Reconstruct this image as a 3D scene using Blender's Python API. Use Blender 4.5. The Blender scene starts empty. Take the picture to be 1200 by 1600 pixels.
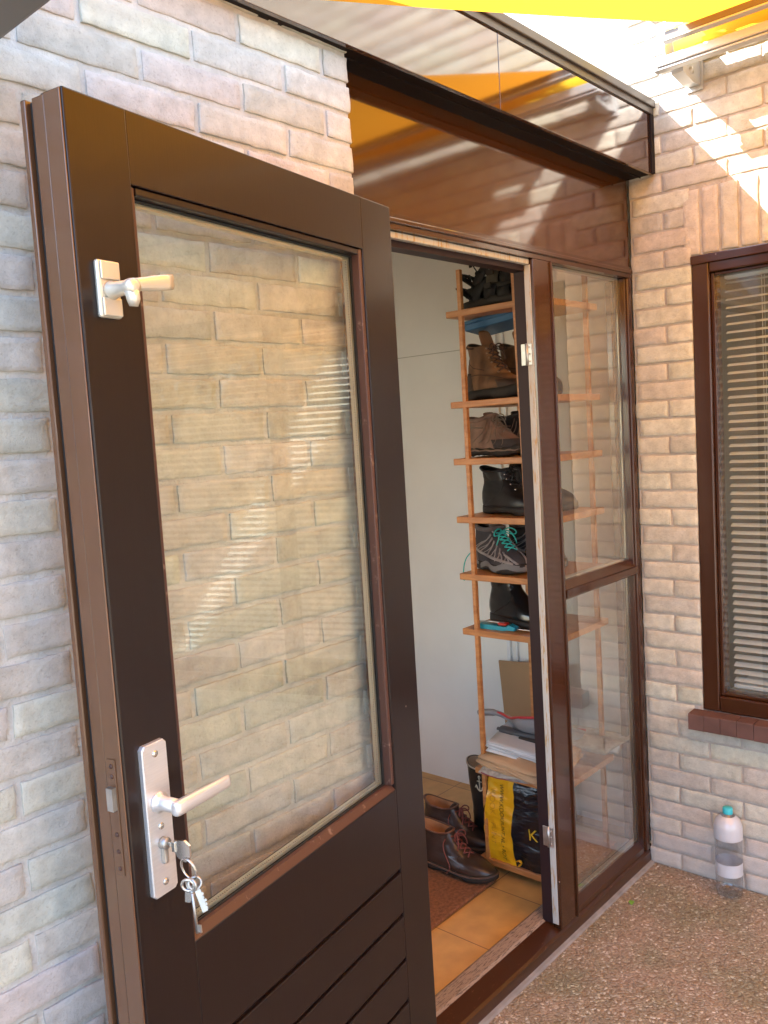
import bpy, bmesh, math, random
import numpy as np
from mathutils import Vector, Matrix, noise
random.seed(7)
R = math.radians
PI = math.pi
SC = bpy.context.scene
COL = SC.collection

# ------------------------------------------------------------------ camera, sky, sun, exposure
cam_d = bpy.data.cameras.new("camera")
cam_d.sensor_fit = 'VERTICAL'; cam_d.sensor_height = 24.0; cam_d.sensor_width = 18.0
cam_d.lens = 1343.83 / 1600 * 24.0
cam_d.clip_start = 0.02; cam_d.clip_end = 600
cam = bpy.data.objects.new("camera", cam_d); COL.objects.link(cam)
CP = Vector((-1.0672, -1.3207, 1.5969))
yaw, pit, rol = R(48.17), R(5.254), -0.0609
F = Vector((math.sin(yaw) * math.cos(pit), math.cos(yaw) * math.cos(pit), -math.sin(pit)))
R0 = Vector((math.cos(yaw), -math.sin(yaw), 0)); U0 = R0.cross(F)
RV = math.cos(rol) * R0 + math.sin(rol) * U0; UV = RV.cross(F)
m = Matrix.Identity(4)
for i in range(3):
    m[i][0] = RV[i]; m[i][1] = UV[i]; m[i][2] = -F[i]; m[i][3] = CP[i]
cam.matrix_world = m
SC.camera = cam

TO_SUN = Vector((-0.85, 1.0, 1.25)).normalized()
w = bpy.data.worlds.new("World"); SC.world = w; w.use_nodes = True
nt = w.node_tree; nt.nodes.clear()
sky = nt.nodes.new('ShaderNodeTexSky'); sky.sky_type = 'NISHITA'; sky.sun_disc = False
sky.sun_elevation = math.asin(TO_SUN.z); sky.sun_rotation = math.atan2(TO_SUN.x, TO_SUN.y)
bg = nt.nodes.new('ShaderNodeBackground'); bg.inputs['Strength'].default_value = 0.15
ow = nt.nodes.new('ShaderNodeOutputWorld')
nt.links.new(sky.outputs[0], bg.inputs[0]); nt.links.new(bg.outputs[0], ow.inputs[0])
sun_d = bpy.data.lights.new("sun", 'SUN'); sun_d.energy = 4.0; sun_d.angle = R(0.5); sun_d.color = (1.0, 0.95, 0.88)
sun = bpy.data.objects.new("sun", sun_d); COL.objects.link(sun)
sun.rotation_euler = TO_SUN.to_track_quat('Z', 'Y').to_euler(); sun.location = (-4, 5, 8)

SC.view_settings.view_transform = 'Standard'; SC.view_settings.look = 'None'
SC.view_settings.exposure = 2.95; SC.view_settings.gamma = 1.0
SC.view_settings.use_curve_mapping = False
cy = SC.cycles
cy.max_bounces = 14; cy.diffuse_bounces = 6; cy.glossy_bounces = 6; cy.transmission_bounces = 8
cy.transparent_max_bounces = 16; cy.caustics_reflective = False; cy.caustics_refractive = False
cy.sample_clamp_indirect = 6.0
cy.use_denoising = True

# ------------------------------------------------------------------ materials
def mat(name, base=(.5, .5, .5), rough=.5, metal=0., spec=.5, coat=0., coat_rough=.05,
        var=0., var_scale=8., bump=0., bump_scale=60., bump_dist=.002, stretch=(1, 1, 1), emit=None, subs=0.):
    M = bpy.data.materials.new(name); M.use_nodes = True
    t = M.node_tree; N = t.nodes; L = t.links
    b = N['Principled BSDF']
    b.inputs['Base Color'].default_value = (*base, 1); b.inputs['Roughness'].default_value = rough
    b.inputs['Metallic'].default_value = metal; b.inputs['Specular IOR Level'].default_value = spec
    b.inputs['Coat Weight'].default_value = coat; b.inputs['Coat Roughness'].default_value = coat_rough
    tc = N.new('ShaderNodeTexCoord'); mp = N.new('ShaderNodeMapping'); mp.inputs['Scale'].default_value = stretch
    L.new(tc.outputs['Object'], mp.inputs[0])
    M['mp'] = mp.name
    if var > 0:
        n = N.new('ShaderNodeTexNoise'); n.inputs['Scale'].default_value = var_scale; n.inputs['Detail'].default_value = 6
        L.new(mp.outputs[0], n.inputs[0])
        r = N.new('ShaderNodeMapRange'); r.inputs[1].default_value = .3; r.inputs[2].default_value = .7
        r.inputs[3].default_value = 1 - var; r.inputs[4].default_value = 1 + var
        L.new(n.outputs[0], r.inputs[0])
        mx = N.new('ShaderNodeMix'); mx.data_type = 'RGBA'; mx.blend_type = 'MULTIPLY'; mx.inputs[0].default_value = 1
        mx.inputs[6].default_value = (*base, 1); L.new(r.outputs[0], mx.inputs[7])
        L.new(mx.outputs[2], b.inputs['Base Color'])
        r2 = N.new('ShaderNodeMapRange'); r2.inputs[3].default_value = max(0, rough - .12 * var * 2); r2.inputs[4].default_value = min(1, rough + .12 * var * 2)
        L.new(n.outputs[0], r2.inputs[0]); L.new(r2.outputs[0], b.inputs['Roughness'])
    if bump > 0:
        n = N.new('ShaderNodeTexNoise'); n.inputs['Scale'].default_value = bump_scale; n.inputs['Detail'].default_value = 5
        L.new(mp.outputs[0], n.inputs[0])
        bp = N.new('ShaderNodeBump'); bp.inputs['Strength'].default_value = bump; bp.inputs['Distance'].default_value = bump_dist
        L.new(n.outputs[0], bp.inputs['Height']); L.new(bp.outputs[0], b.inputs['Normal'])
        if coat > 0: L.new(bp.outputs[0], b.inputs['Coat Normal'])
    return M

def ramp(N, stops):
    r = N.new('ShaderNodeValToRGB'); e = r.color_ramp.elements
    while len(e) < len(stops): e.new(.5)
    for k, (p, c) in enumerate(stops):
        e[k].position = p; e[k].color = (*c, 1)
    return r

def brick_mat(name, stain):
    M = bpy.data.materials.new(name); M.use_nodes = True
    t = M.node_tree; N = t.nodes; L = t.links; b = N['Principled BSDF']
    at = N.new('ShaderNodeAttribute'); at.attribute_name = 'bcol'
    tc = N.new('ShaderNodeTexCoord')
    n = N.new('ShaderNodeTexNoise'); n.inputs['Scale'].default_value = 26; n.inputs['Detail'].default_value = 9; n.inputs['Roughness'].default_value = .65
    L.new(tc.outputs['Object'], n.inputs[0])
    r = N.new('ShaderNodeMapRange'); r.inputs[1].default_value = .3; r.inputs[2].default_value = .7; r.inputs[3].default_value = .8; r.inputs[4].default_value = 1.18
    L.new(n.outputs[0], r.inputs[0])
    mx = N.new('ShaderNodeMix'); mx.data_type = 'RGBA'; mx.blend_type = 'MULTIPLY'; mx.inputs[0].default_value = 1
    L.new(at.outputs[0], mx.inputs[6]); L.new(r.outputs[0], mx.inputs[7])
    # dark specks
    v = N.new('ShaderNodeTexNoise'); v.inputs['Scale'].default_value = 210; v.inputs['Detail'].default_value = 3
    L.new(tc.outputs['Object'], v.inputs[0])
    rr = ramp(N, [(.30, (.55, .5, .45)), (.42, (1, 1, 1))]); L.new(v.outputs[0], rr.inputs[0])
    m2 = N.new('ShaderNodeMix'); m2.data_type = 'RGBA'; m2.blend_type = 'MULTIPLY'; m2.inputs[0].default_value = .32
    L.new(mx.outputs[2], m2.inputs[6]); L.new(rr.outputs[0], m2.inputs[7])
    # lime bloom
    n3 = N.new('ShaderNodeTexNoise'); n3.inputs['Scale'].default_value = 5; n3.inputs['Detail'].default_value = 7
    L.new(tc.outputs['Object'], n3.inputs[0])
    sx = N.new('ShaderNodeSeparateXYZ'); L.new(tc.outputs['Object'], sx.inputs[0])
    mr = N.new('ShaderNodeMapRange'); mr.inputs[1].default_value = .32; mr.inputs[2].default_value = 0.02; mr.inputs[3].default_value = 0.; mr.inputs[4].default_value = stain
    L.new(sx.outputs[2], mr.inputs[0])
    ad = N.new('ShaderNodeMath'); ad.operation = 'ADD'; L.new(mr.outputs[0], ad.inputs[0]); L.new(n3.outputs[0], ad.inputs[1])
    r4 = N.new('ShaderNodeMapRange'); r4.inputs[1].default_value = .52; r4.inputs[2].default_value = .85; r4.inputs[4].default_value = .55
    L.new(ad.outputs[0], r4.inputs[0])
    m3 = N.new('ShaderNodeMix'); m3.data_type = 'RGBA'; L.new(r4.outputs[0], m3.inputs[0])
    L.new(m2.outputs[2], m3.inputs[6]); m3.inputs[7].default_value = (.56, .54, .52, 1)
    L.new(m3.outputs[2], b.inputs['Base Color'])
    b.inputs['Roughness'].default_value = .92; b.inputs['Specular IOR Level'].default_value = .25
    n2 = N.new('ShaderNodeTexNoise'); n2.inputs['Scale'].default_value = 120; n2.inputs['Detail'].default_value = 8; n2.inputs['Roughness'].default_value = .7
    L.new(tc.outputs['Object'], n2.inputs[0])
    bp = N.new('ShaderNodeBump'); bp.inputs['Strength'].default_value = .85; bp.inputs['Distance'].default_value = .003
    L.new(n2.outputs[0], bp.inputs['Height']); L.new(bp.outputs[0], b.inputs['Normal'])
    return M

def glass_mat(name, boost=1.0, tint=(1, 1, 1), dust=.012):
    M = bpy.data.materials.new(name); M.use_nodes = True
    t = M.node_tree; N = t.nodes; L = t.links
    N.remove(N['Principled BSDF'])
    tr = N.new('ShaderNodeBsdfTransparent'); tr.inputs[0].default_value = (*tint, 1)
    gl = N.new('ShaderNodeBsdfGlossy'); gl.inputs['Roughness'].default_value = 0.012
    fr = N.new('ShaderNodeFresnel'); fr.inputs[0].default_value = 1.5
    mu = N.new('ShaderNodeMath'); mu.operation = 'MULTIPLY'; mu.use_clamp = True; mu.inputs[1].default_value = boost
    L.new(fr.outputs[0], mu.inputs[0])
    ge = N.new('ShaderNodeNewGeometry')
    inv = N.new('ShaderNodeMath'); inv.operation = 'SUBTRACT'; inv.inputs[0].default_value = 1; L.new(ge.outputs['Backfacing'], inv.inputs[1])
    m2 = N.new('ShaderNodeMath'); m2.operation = 'MULTIPLY'; L.new(mu.outputs[0], m2.inputs[0]); L.new(inv.outputs[0], m2.inputs[1])
    mx = N.new('ShaderNodeMixShader'); L.new(m2.outputs[0], mx.inputs[0]); L.new(tr.outputs[0], mx.inputs[1]); L.new(gl.outputs[0], mx.inputs[2])
    df = N.new('ShaderNodeBsdfDiffuse'); df.inputs[0].default_value = (.7, .69, .66, 1)     # pale dusty film, painting in the milky veil of reflections
    tc = N.new('ShaderNodeTexCoord'); dn = N.new('ShaderNodeTexNoise'); dn.inputs['Scale'].default_value = 7; dn.inputs['Detail'].default_value = 8; L.new(tc.outputs['Object'], dn.inputs[0])
    dm = N.new('ShaderNodeMath'); dm.operation = 'MULTIPLY'; dm.inputs[1].default_value = dust * 2; L.new(dn.outputs[0], dm.inputs[0])
    m3 = N.new('ShaderNodeMixShader'); L.new(dm.outputs[0], m3.inputs[0]); L.new(mx.outputs[0], m3.inputs[1]); L.new(df.outputs[0], m3.inputs[2])
    L.new(m3.outputs[0], N['Material Output'].inputs[0])
    return M

def fabric_mat(name, col):
    M = bpy.data.materials.new(name); M.use_nodes = True
    t = M.node_tree; N = t.nodes; L = t.links
    N.remove(N['Principled BSDF'])
    d = N.new('ShaderNodeBsdfDiffuse'); d.inputs[0].default_value = (*col, 1)
    tl = N.new('ShaderNodeBsdfTranslucent'); tl.inputs[0].default_value = (*col, 1)
    mx = N.new('ShaderNodeMixShader'); mx.inputs[0].default_value = .5
    L.new(d.outputs[0], mx.inputs[1]); L.new(tl.outputs[0], mx.inputs[2]); L.new(mx.outputs[0], N['Material Output'].inputs[0])
    return M

def wood_mat(name, c0, c1, rough=.45, axis=(1, 14, 14), sc=5., bump=.15):
    M = bpy.data.materials.new(name); M.use_nodes = True
    t = M.node_tree; N = t.nodes; L = t.links; b = N['Principled BSDF']
    tc = N.new('ShaderNodeTexCoord'); mp = N.new('ShaderNodeMapping'); mp.inputs['Scale'].default_value = axis
    L.new(tc.outputs['Object'], mp.inputs[0])
    n = N.new('ShaderNodeTexNoise'); n.inputs['Scale'].default_value = sc; n.inputs['Detail'].default_value = 7; n.inputs['Distortion'].default_value = .6
    L.new(mp.outputs[0], n.inputs[0])
    rr = ramp(N, [(.32, c0), (.66, c1)]); L.new(n.outputs[0], rr.inputs[0]); L.new(rr.outputs[0], b.inputs['Base Color'])
    b.inputs['Roughness'].default_value = rough
    bp = N.new('ShaderNodeBump'); bp.inputs['Strength'].default_value = bump; bp.inputs['Distance'].default_value = .001
    L.new(n.outputs[0], bp.inputs['Height']); L.new(bp.outputs[0], b.inputs['Normal'])
    return M

def worn_mat(name, base, worn, amount=.62, sc=30, stretch=(1, 1, 1), rough=.3, coat=0.):
    """paint with patches worn through to another colour"""
    M = mat(name, base, rough, coat=coat)
    t = M.node_tree; N = t.nodes; L = t.links; b = N['Principled BSDF']
    mp = N[M['mp']]; mp.inputs['Scale'].default_value = stretch
    n = N.new('ShaderNodeTexNoise'); n.inputs['Scale'].default_value = sc; n.inputs['Detail'].default_value = 9; n.inputs['Roughness'].default_value = .7
    L.new(mp.outputs[0], n.inputs[0])
    rr = ramp(N, [(amount - .05, base), (amount + .04, worn)]); L.new(n.outputs[0], rr.inputs[0])
    L.new(rr.outputs[0], b.inputs['Base Color'])
    bp = N.new('ShaderNodeBump'); bp.inputs['Strength'].default_value = .2; bp.inputs['Distance'].default_value = .001
    L.new(n.outputs[0], bp.inputs['Height']); L.new(bp.outputs[0], b.inputs['Normal'])
    return M

MB_ = {}
BROWN = (.046, .015, .0055)
def paint(name, base, rough, coat, bump=.06, stretch=(6, 6, 1), sc=45, specks=True):
    M = mat(name, base, rough, coat=coat, coat_rough=.06, var=.10, var_scale=3, bump=bump, bump_scale=sc, bump_dist=.001, stretch=stretch)
    if specks:   # chips and dust specks
        t = M.node_tree; N = t.nodes; L = t.links; b = N['Principled BSDF']
        tc = N.new('ShaderNodeTexCoord')
        v = N.new('ShaderNodeTexVoronoi'); v.inputs['Scale'].default_value = 16; L.new(tc.outputs['Object'], v.inputs[0])
        cm = N.new('ShaderNodeMath'); cm.operation = 'LESS_THAN'; cm.inputs[1].default_value = .035; L.new(v.outputs['Distance'], cm.inputs[0])
        sep = N.new('ShaderNodeSeparateColor'); L.new(v.outputs['Color'], sep.inputs[0])
        c2 = N.new('ShaderNodeMath'); c2.operation = 'GREATER_THAN'; c2.inputs[1].default_value = .72; L.new(sep.outputs[0], c2.inputs[0])
        mu = N.new('ShaderNodeMath'); mu.operation = 'MULTIPLY'; L.new(cm.outputs[0], mu.inputs[0]); L.new(c2.outputs[0], mu.inputs[1])
        mx = N.new('ShaderNodeMix'); mx.data_type = 'RGBA'; L.new(mu.outputs[0], mx.inputs[0])
        src = b.inputs['Base Color'].links[0].from_socket
        L.new(src, mx.inputs[6]); mx.inputs[7].default_value = (.30, .25, .21, 1)
        L.new(mx.outputs[2], b.inputs['Base Color'])
    return M
M_BROWN = paint("brown_gloss_paint", BROWN, .24, .4)
M_SILL = worn_mat("brown_sill_paint", BROWN, (.14, .065, .035), .66, 38, (1, 3, 3), .28, .4)
M_PANEL = paint("brown_panel_paint", (.052, .017, .0045), .08, .7, .02, (60, 1, 1.2), 9, False)
M_DOOR = paint("dark_door_paint", (.012, .0055, .0048), .30, .06, .12, (45, 45, 1.5), 12)
M_DOOR.node_tree.nodes["Principled BSDF"].inputs["Specular IOR Level"].default_value = .38
M_EDGE = paint("door_edge_paint", (.125, .052, .022), .24, .6)
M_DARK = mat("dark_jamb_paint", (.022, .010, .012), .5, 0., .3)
M_BEAD = worn_mat("worn_bead_paint", (.075, .034, .026), (.22, .15, .12), .64, 45, (1, 1, 1), .4)
M_BLACK = mat("black_rubber", (.012, .012, .012), .6)
M_BARE = worn_mat("bare_rebate_wood", (.48, .47, .44), (.42, .27, .12), .57, 14, (9, 9, 1), .7)
M_THRESH = worn_mat("weathered_threshold", (.30, .22, .165), (.085, .06, .045), .56, 16, (2, 16, 16), .8)
M_GLASS = glass_mat("window_glass", 4.2, (.96, .98, .96), .035)
M_GLASSD = glass_mat("door_glass", 2.3, (.95, .97, .94))
M_ALU = mat("satin_aluminium", (.74, .74, .745), .36, .65, var=.05, var_scale=30, bump=.05, bump_scale=200, stretch=(1, 1, 12))
M_CHROME = mat("polished_steel", (.66, .65, .62), .22, .9)
M_CREAM = mat("off_white_metal", (.70, .67, .58), .24, .45)
M_STEEL = mat("dull_zinc", (.46, .46, .45), .38, .9, var=.2, var_scale=40)
M_SPACER = mat("glass_spacer_alloy", (.66, .62, .54), .35, .8)
M_FASC = paint("fascia_paint", (.042, .014, .005), .08, 1.0, .04, (60, 1, 1.2), 9, False)
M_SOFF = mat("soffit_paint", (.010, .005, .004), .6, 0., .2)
for _m in (M_PANEL, M_FASC): _m.node_tree.nodes['Principled BSDF'].inputs['Coat Roughness'].default_value = .065; _m.node_tree.nodes['Principled BSDF'].inputs['Coat IOR'].default_value = 1.5 if _m is M_PANEL else 1.62
M_TRIM = mat("dark_roof_trim", (.05, .038, .03), .4)
M_BRICKL = brick_mat("pale_brick", 0.); M_BRICKR = brick_mat("salmon_brick", .42)
M_MORTAR = mat("grey_mortar", (.52, .50, .47), .95, var=.18, var_scale=22, bump=.8, bump_scale=150, bump_dist=.004)
M_SILLB = mat("dark_sill_brick", (.115, .058, .047), .8, var=.25, var_scale=14, bump=.4, bump_scale=90)
M_WALLW = mat("white_wall_paint", (.82, .81, .78), .6, var=.045, var_scale=3, bump=.08, bump_scale=180)
M_CEIL = mat("ceiling_paint", (.7, .7, .66), .8)
M_PAPGREY = mat("grey_joint_filler", (.45, .44, .40), .8)
M_WHITEP = mat("white_plastic", (.75, .77, .80), .4)
M_RACK = wood_mat("orange_pine", (.42, .155, .045), (.60, .27, .09), .42, (9, 1.2, 9), 7)
M_BLIND = mat("cream_blind_slat", (.82, .86, .88), .4)
M_CARD = mat("brown_cardboard", (.36, .22, .115), .85, var=.08, var_scale=6)
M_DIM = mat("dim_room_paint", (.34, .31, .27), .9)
M_YELLOW = fabric_mat("yellow_awning_fabric", (.80, .315, .022))
M_AWG = mat("awning_grey_metal", (.48, .47, .45), .4, .3)
M_AWD = mat("awning_dark_metal", (.13, .10, .08), .4, .2)

# ------------------------------------------------------------------ mesh builder
class MB:
    def __init__(s): s.v = []; s.f = []; s.sm = []; s.mi = []
    def add(s, vs, fs, smooth=False, mi=0, M=None):
        o = len(s.v)
        s.v += [tuple((M @ Vector(p)) if M else p) for p in vs]
        s.f += [tuple(i + o for i in f) for f in fs]; s.sm += [smooth] * len(fs); s.mi += [mi] * len(fs)
        return s
    def box(s, x0, x1, y0, y1, z0, z1, bev=0., M=None, mi=0, seg=2):
        if bev <= 0:
            vs = [(x, y, z) for z in (z0, z1) for y in (y0, y1) for x in (x0, x1)]
            fs = [(0, 2, 3, 1), (4, 5, 7, 6), (0, 1, 5, 4), (2, 6, 7, 3), (0, 4, 6, 2), (1, 3, 7, 5)]
            return s.add(vs, fs, False, mi, M)
        bm = bmesh.new(); bmesh.ops.create_cube(bm, size=1)
        for v in bm.verts: v.co = Vector((x0 + (v.co.x + .5) * (x1 - x0), y0 + (v.co.y + .5) * (y1 - y0), z0 + (v.co.z + .5) * (z1 - z0)))
        bmesh.ops.bevel(bm, geom=list(bm.edges), offset=bev, segments=seg, affect='EDGES', profile=.5)
        return s.bm(bm, False, mi, M)
    def bm(s, bm, smooth=False, mi=0, M=None):
        bm.verts.ensure_lookup_table(); bm.verts.index_update()
        s.add([v.co.copy() for v in bm.verts], [[v.index for v in f.verts] for f in bm.faces], smooth, mi, M); bm.free(); return s
    def tube(s, pts, r, n=8, M=None, mi=0, closed=False, flat=1.0, smooth_path=0):
        P = [Vector(p) for p in pts]
        for _ in range(smooth_path):
            Q = []
            m_ = len(P)
            for i in range(m_ if closed else m_ - 1):
                a, b = P[i], P[(i + 1) % m_]
                Q += [a * .75 + b * .25, a * .25 + b * .75]
            P = Q if closed else [P[0]] + Q + [P[-1]]
        k = len(P); rs = r if isinstance(r, (list, tuple)) else None
        up = Vector((0, 0, 1)); vs = []; fs = []
        prev = None
        for i in range(k):
            d = (P[(i + 1) % k] - P[i - 1]) if closed else (P[min(i + 1, k - 1)] - P[max(i - 1, 0)])
            if d.length < 1e-9: d = Vector((0, 0, 1))
            d.normalize()
            a = prev - d * prev.dot(d) if prev else (up.cross(d) if abs(d.z) < .95 else Vector((1, 0, 0)).cross(d))
            if a.length < 1e-6: a = Vector((1, 0, 0)).cross(d)
            a.normalize(); prev = a; b = d.cross(a)
            rr = (rs[min(len(rs) - 1, round(i * (len(rs) - 1) / max(1, k - 1)))] if rs else r)
            for j in range(n):
                t = 2 * PI * j / n
                vs.append(P[i] + a * (rr * math.cos(t)) + b * (rr * flat * math.sin(t)))
        for i in range(k if closed else k - 1):
            for j in range(n):
                i2 = (i + 1) % k
                fs.append((i * n + j, i * n + (j + 1) % n, i2 * n + (j + 1) % n, i2 * n + j))
        if not closed:
            fs.append(tuple(range(n - 1, -1, -1))); fs.append(tuple((k - 1) * n + j for j in range(n)))
        return s.add(vs, fs, True, mi, M)
    def loft(s, rings, cap0=True, cap1=True, smooth=True, M=None, mi=0):
        n = len(rings[0]); vs = [p for r in rings for p in r]; fs = []
        for i in range(len(rings) - 1):
            for j in range(n):
                fs.append((i * n + j, i * n + (j + 1) % n, (i + 1) * n + (j + 1) % n, (i + 1) * n + j))
        if cap0: fs.append(tuple(range(n - 1, -1, -1)))
        if cap1: fs.append(tuple((len(rings) - 1) * n + j for j in range(n)))
        return s.add(vs, fs, smooth, mi, M)
    def lathe(s, prof, n=20, M=None, mi=0, cap0=True, cap1=True):
        return s.loft([[(r * math.cos(2 * PI * j / n), r * math.sin(2 * PI * j / n), z) for j in range(n)] for r, z in prof], cap0, cap1, True, M, mi)
    def prism(s, out, h0, h1, axis='x', M=None, mi=0):
        f = {'x': lambda a, b, h: (h, a, b), 'y': lambda a, b, h: (a, h, b), 'z': lambda a, b, h: (a, b, h)}[axis]
        return s.loft([[f(a, b, h0) for a, b in out], [f(a, b, h1) for a, b in out]], smooth=False, M=M, mi=mi)
    def grid(s, fn, nu, nv, smooth=True, M=None, mi=0):
        vs = [fn(i / nu, j / nv) for j in range(nv + 1) for i in range(nu + 1)]
        fs = [(j * (nu + 1) + i, j * (nu + 1) + i + 1, (j + 1) * (nu + 1) + i + 1, (j + 1) * (nu + 1) + i) for j in range(nv) for i in range(nu)]
        return s.add(vs, fs, smooth, mi, M)
    def build(s, name, mats, parent=None, subd=0, recalc=True, solid=0., autosm=None):
        me = bpy.data.meshes.new(name); me.from_pydata([tuple(p) for p in s.v], [], s.f)
        if not isinstance(mats, (list, tuple)): mats = [mats]
        for x in mats: me.materials.append(x)
        me.polygons.foreach_set('use_smooth', s.sm); me.polygons.foreach_set('material_index', s.mi)
        if recalc:
            bm = bmesh.new(); bm.from_mesh(me); bmesh.ops.recalc_face_normals(bm, faces=bm.faces); bm.to_mesh(me); bm.free()
        me.update()
        o = bpy.data.objects.new(name, me); COL.objects.link(o)
        if autosm:
            md = o.modifiers.new("es", 'EDGE_SPLIT'); md.split_angle = R(autosm)
        if solid: md = o.modifiers.new("so", 'SOLIDIFY'); md.thickness = solid; md.offset = 0
        if subd: md = o.modifiers.new("ss", 'SUBSURF'); md.levels = subd; md.render_levels = subd
        if parent: o.parent = parent
        return o

def thing(name, label, cat, loc=(0, 0, 0), rz=0., group=None):
    o = bpy.data.objects.new(name, None); COL.objects.link(o); o.empty_display_size = .05
    o.location = loc; o.rotation_euler = (0, 0, rz); o['label'] = label; o['category'] = cat
    if group: o['group'] = group
    return o
def tag(o, label, cat, group=None):
    o['label'] = label; o['category'] = cat
    if group: o['group'] = group
    return o
def struct(o): o['kind'] = 'structure'; return o

# ------------------------------------------------------------------ constants of the place
XR = 1.737      # brick face of the right wing
YB = -.061      # brick face of the left wall
XB = .311       # right end of the left wall
ZT = 2.10       # top of the door frame
ZF = 2.385      # underside of the fascia
YF = -.09       # fascia front
YIN = .068      # inside of the door frame

# ------------------------------------------------------------------ ground and indoor floor
M = mat("pebble_paving", (.3, .24, .19), .85)
t = M.node_tree; N = t.nodes; L = t.links; b = N['Principled BSDF']
tc = N.new('ShaderNodeTexCoord')
nz = N.new('ShaderNodeTexNoise'); nz.inputs['Scale'].default_value = 35; L.new(tc.outputs['Object'], nz.inputs[0])
mxv = N.new('ShaderNodeMix'); mxv.data_type = 'RGBA'; mxv.inputs[0].default_value = .02; L.new(tc.outputs['Object'], mxv.inputs[6]); L.new(nz.outputs[1], mxv.inputs[7])
vo = N.new('ShaderNodeTexVoronoi'); vo.inputs['Scale'].default_value = 140; L.new(mxv.outputs[2], vo.inputs[0])
se = N.new('ShaderNodeSeparateColor'); L.new(vo.outputs['Color'], se.inputs[0])
rr = ramp(N, [(0., (.26, .22, .175)), (.25, (.335, .272, .22)), (.5, (.37, .325, .265)), (.72, (.32, .285, .235)), (.87, (.41, .38, .32)), (.98, (.64, .62, .58))])
L.new(se.outputs[0], rr.inputs[0])
rd = ramp(N, [(.0, (1, 1, 1)), (.62, (.95, .95, .95)), (.9, (.66, .63, .60))])
vd = N.new('ShaderNodeMath'); vd.operation = 'MULTIPLY'; vd.inputs[1].default_value = 1.25; L.new(vo.outputs['Distance'], vd.inputs[0]); L.new(vd.outputs[0], rd.inputs[0])
m1 = N.new('ShaderNodeMix'); m1.data_type = 'RGBA'; m1.blend_type = 'MULTIPLY'; m1.inputs[0].default_value = .9
L.new(rr.outputs[0], m1.inputs[6]); L.new(rd.outputs[0], m1.inputs[7])
n2 = N.new('ShaderNodeTexNoise'); n2.inputs['Scale'].default_value = 5; n2.inputs['Detail'].default_value = 6; L.new(tc.outputs['Object'], n2.inputs[0])
r3 = ramp(N, [(.35, (.82, .86, .72)), (.65, (1.15, 1.05, .98))]); L.new(n2.outputs[0], r3.inputs[0])
m2 = N.new('ShaderNodeMix'); m2.data_type = 'RGBA'; m2.blend_type = 'MULTIPLY'; m2.inputs[0].default_value = 1
L.new(m1.outputs[2], m2.inputs[6]); L.new(r3.outputs[0], m2.inputs[7]); L.new(m2.outputs[2], b.inputs['Base Color'])
bp = N.new('ShaderNodeBump'); bp.inputs['Strength'].default_value = .9; bp.inputs['Distance'].default_value = .006; bp.invert = True
L.new(vo.outputs['Distance'], bp.inputs['Height']); L.new(bp.outputs[0], b.inputs['Normal'])
M_GROUND = M
g = MB(); g.grid(lambda u, v: (-150 + 300 * u, -200 + 200.0 * v, 0), 6, 6, False)
struct(g.build("ground", M_GROUND, recalc=False))
k = MB(); k.prism([(-.016, .0005), (-.010, .006), (-.0012, .009), (-.0012, .0005)], .313, XR - .002, 'x')
struct(k.build("pavement_edge", mat("grey_cement", (.24, .23, .22), .9, var=.2, var_scale=20, bump=.5, bump_scale=80)))

M = mat("ochre_floor_tile", (.62, .35, .12), .35, bump=.1, bump_scale=30)
t = M.node_tree; N = t.nodes; L = t.links; b = N['Principled BSDF']
tc = N.new('ShaderNodeTexCoord'); mp = N.new('ShaderNodeMapping'); mp.inputs['Location'].default_value = (-.92 + .9, -.045 + .3, 0)
L.new(tc.outputs['Object'], mp.inputs[0])
bt = N.new('ShaderNodeTexBrick'); bt.offset = 0; bt.squash = 1
bt.inputs['Scale'].default_value = 1; bt.inputs['Brick Width'].default_value = .3; bt.inputs['Row Height'].default_value = .3; bt.inputs['Mortar Size'].default_value = .0018
bt.inputs['Color1'].default_value = (.60, .36, .125, 1); bt.inputs['Color2'].default_value = (.56, .325, .11, 1); bt.inputs['Mortar'].default_value = (.20, .11, .05, 1)
L.new(mp.outputs[0], bt.inputs[0])
n = N.new('ShaderNodeTexNoise'); n.inputs['Scale'].default_value = 14; n.inputs['Detail'].default_value = 6; L.new(tc.outputs['Object'], n.inputs[0])
r_ = ramp(N, [(.3, (.86, .86, .86)), (.7, (1.1, 1.1, 1.1))]); L.new(n.outputs[0], r_.inputs[0])
mm = N.new('ShaderNodeMix'); mm.data_type = 'RGBA'; mm.blend_type = 'MULTIPLY'; mm.inputs[0].default_value = 1
L.new(bt.outputs[0], mm.inputs[6]); L.new(r_.outputs[0], mm.inputs[7]); L.new(mm.outputs[2], b.inputs['Base Color'])
f = MB(); f.box(-1.2, 1.87, .117, 2.6, -.05, .03)
struct(f.build("floor", M))

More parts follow.
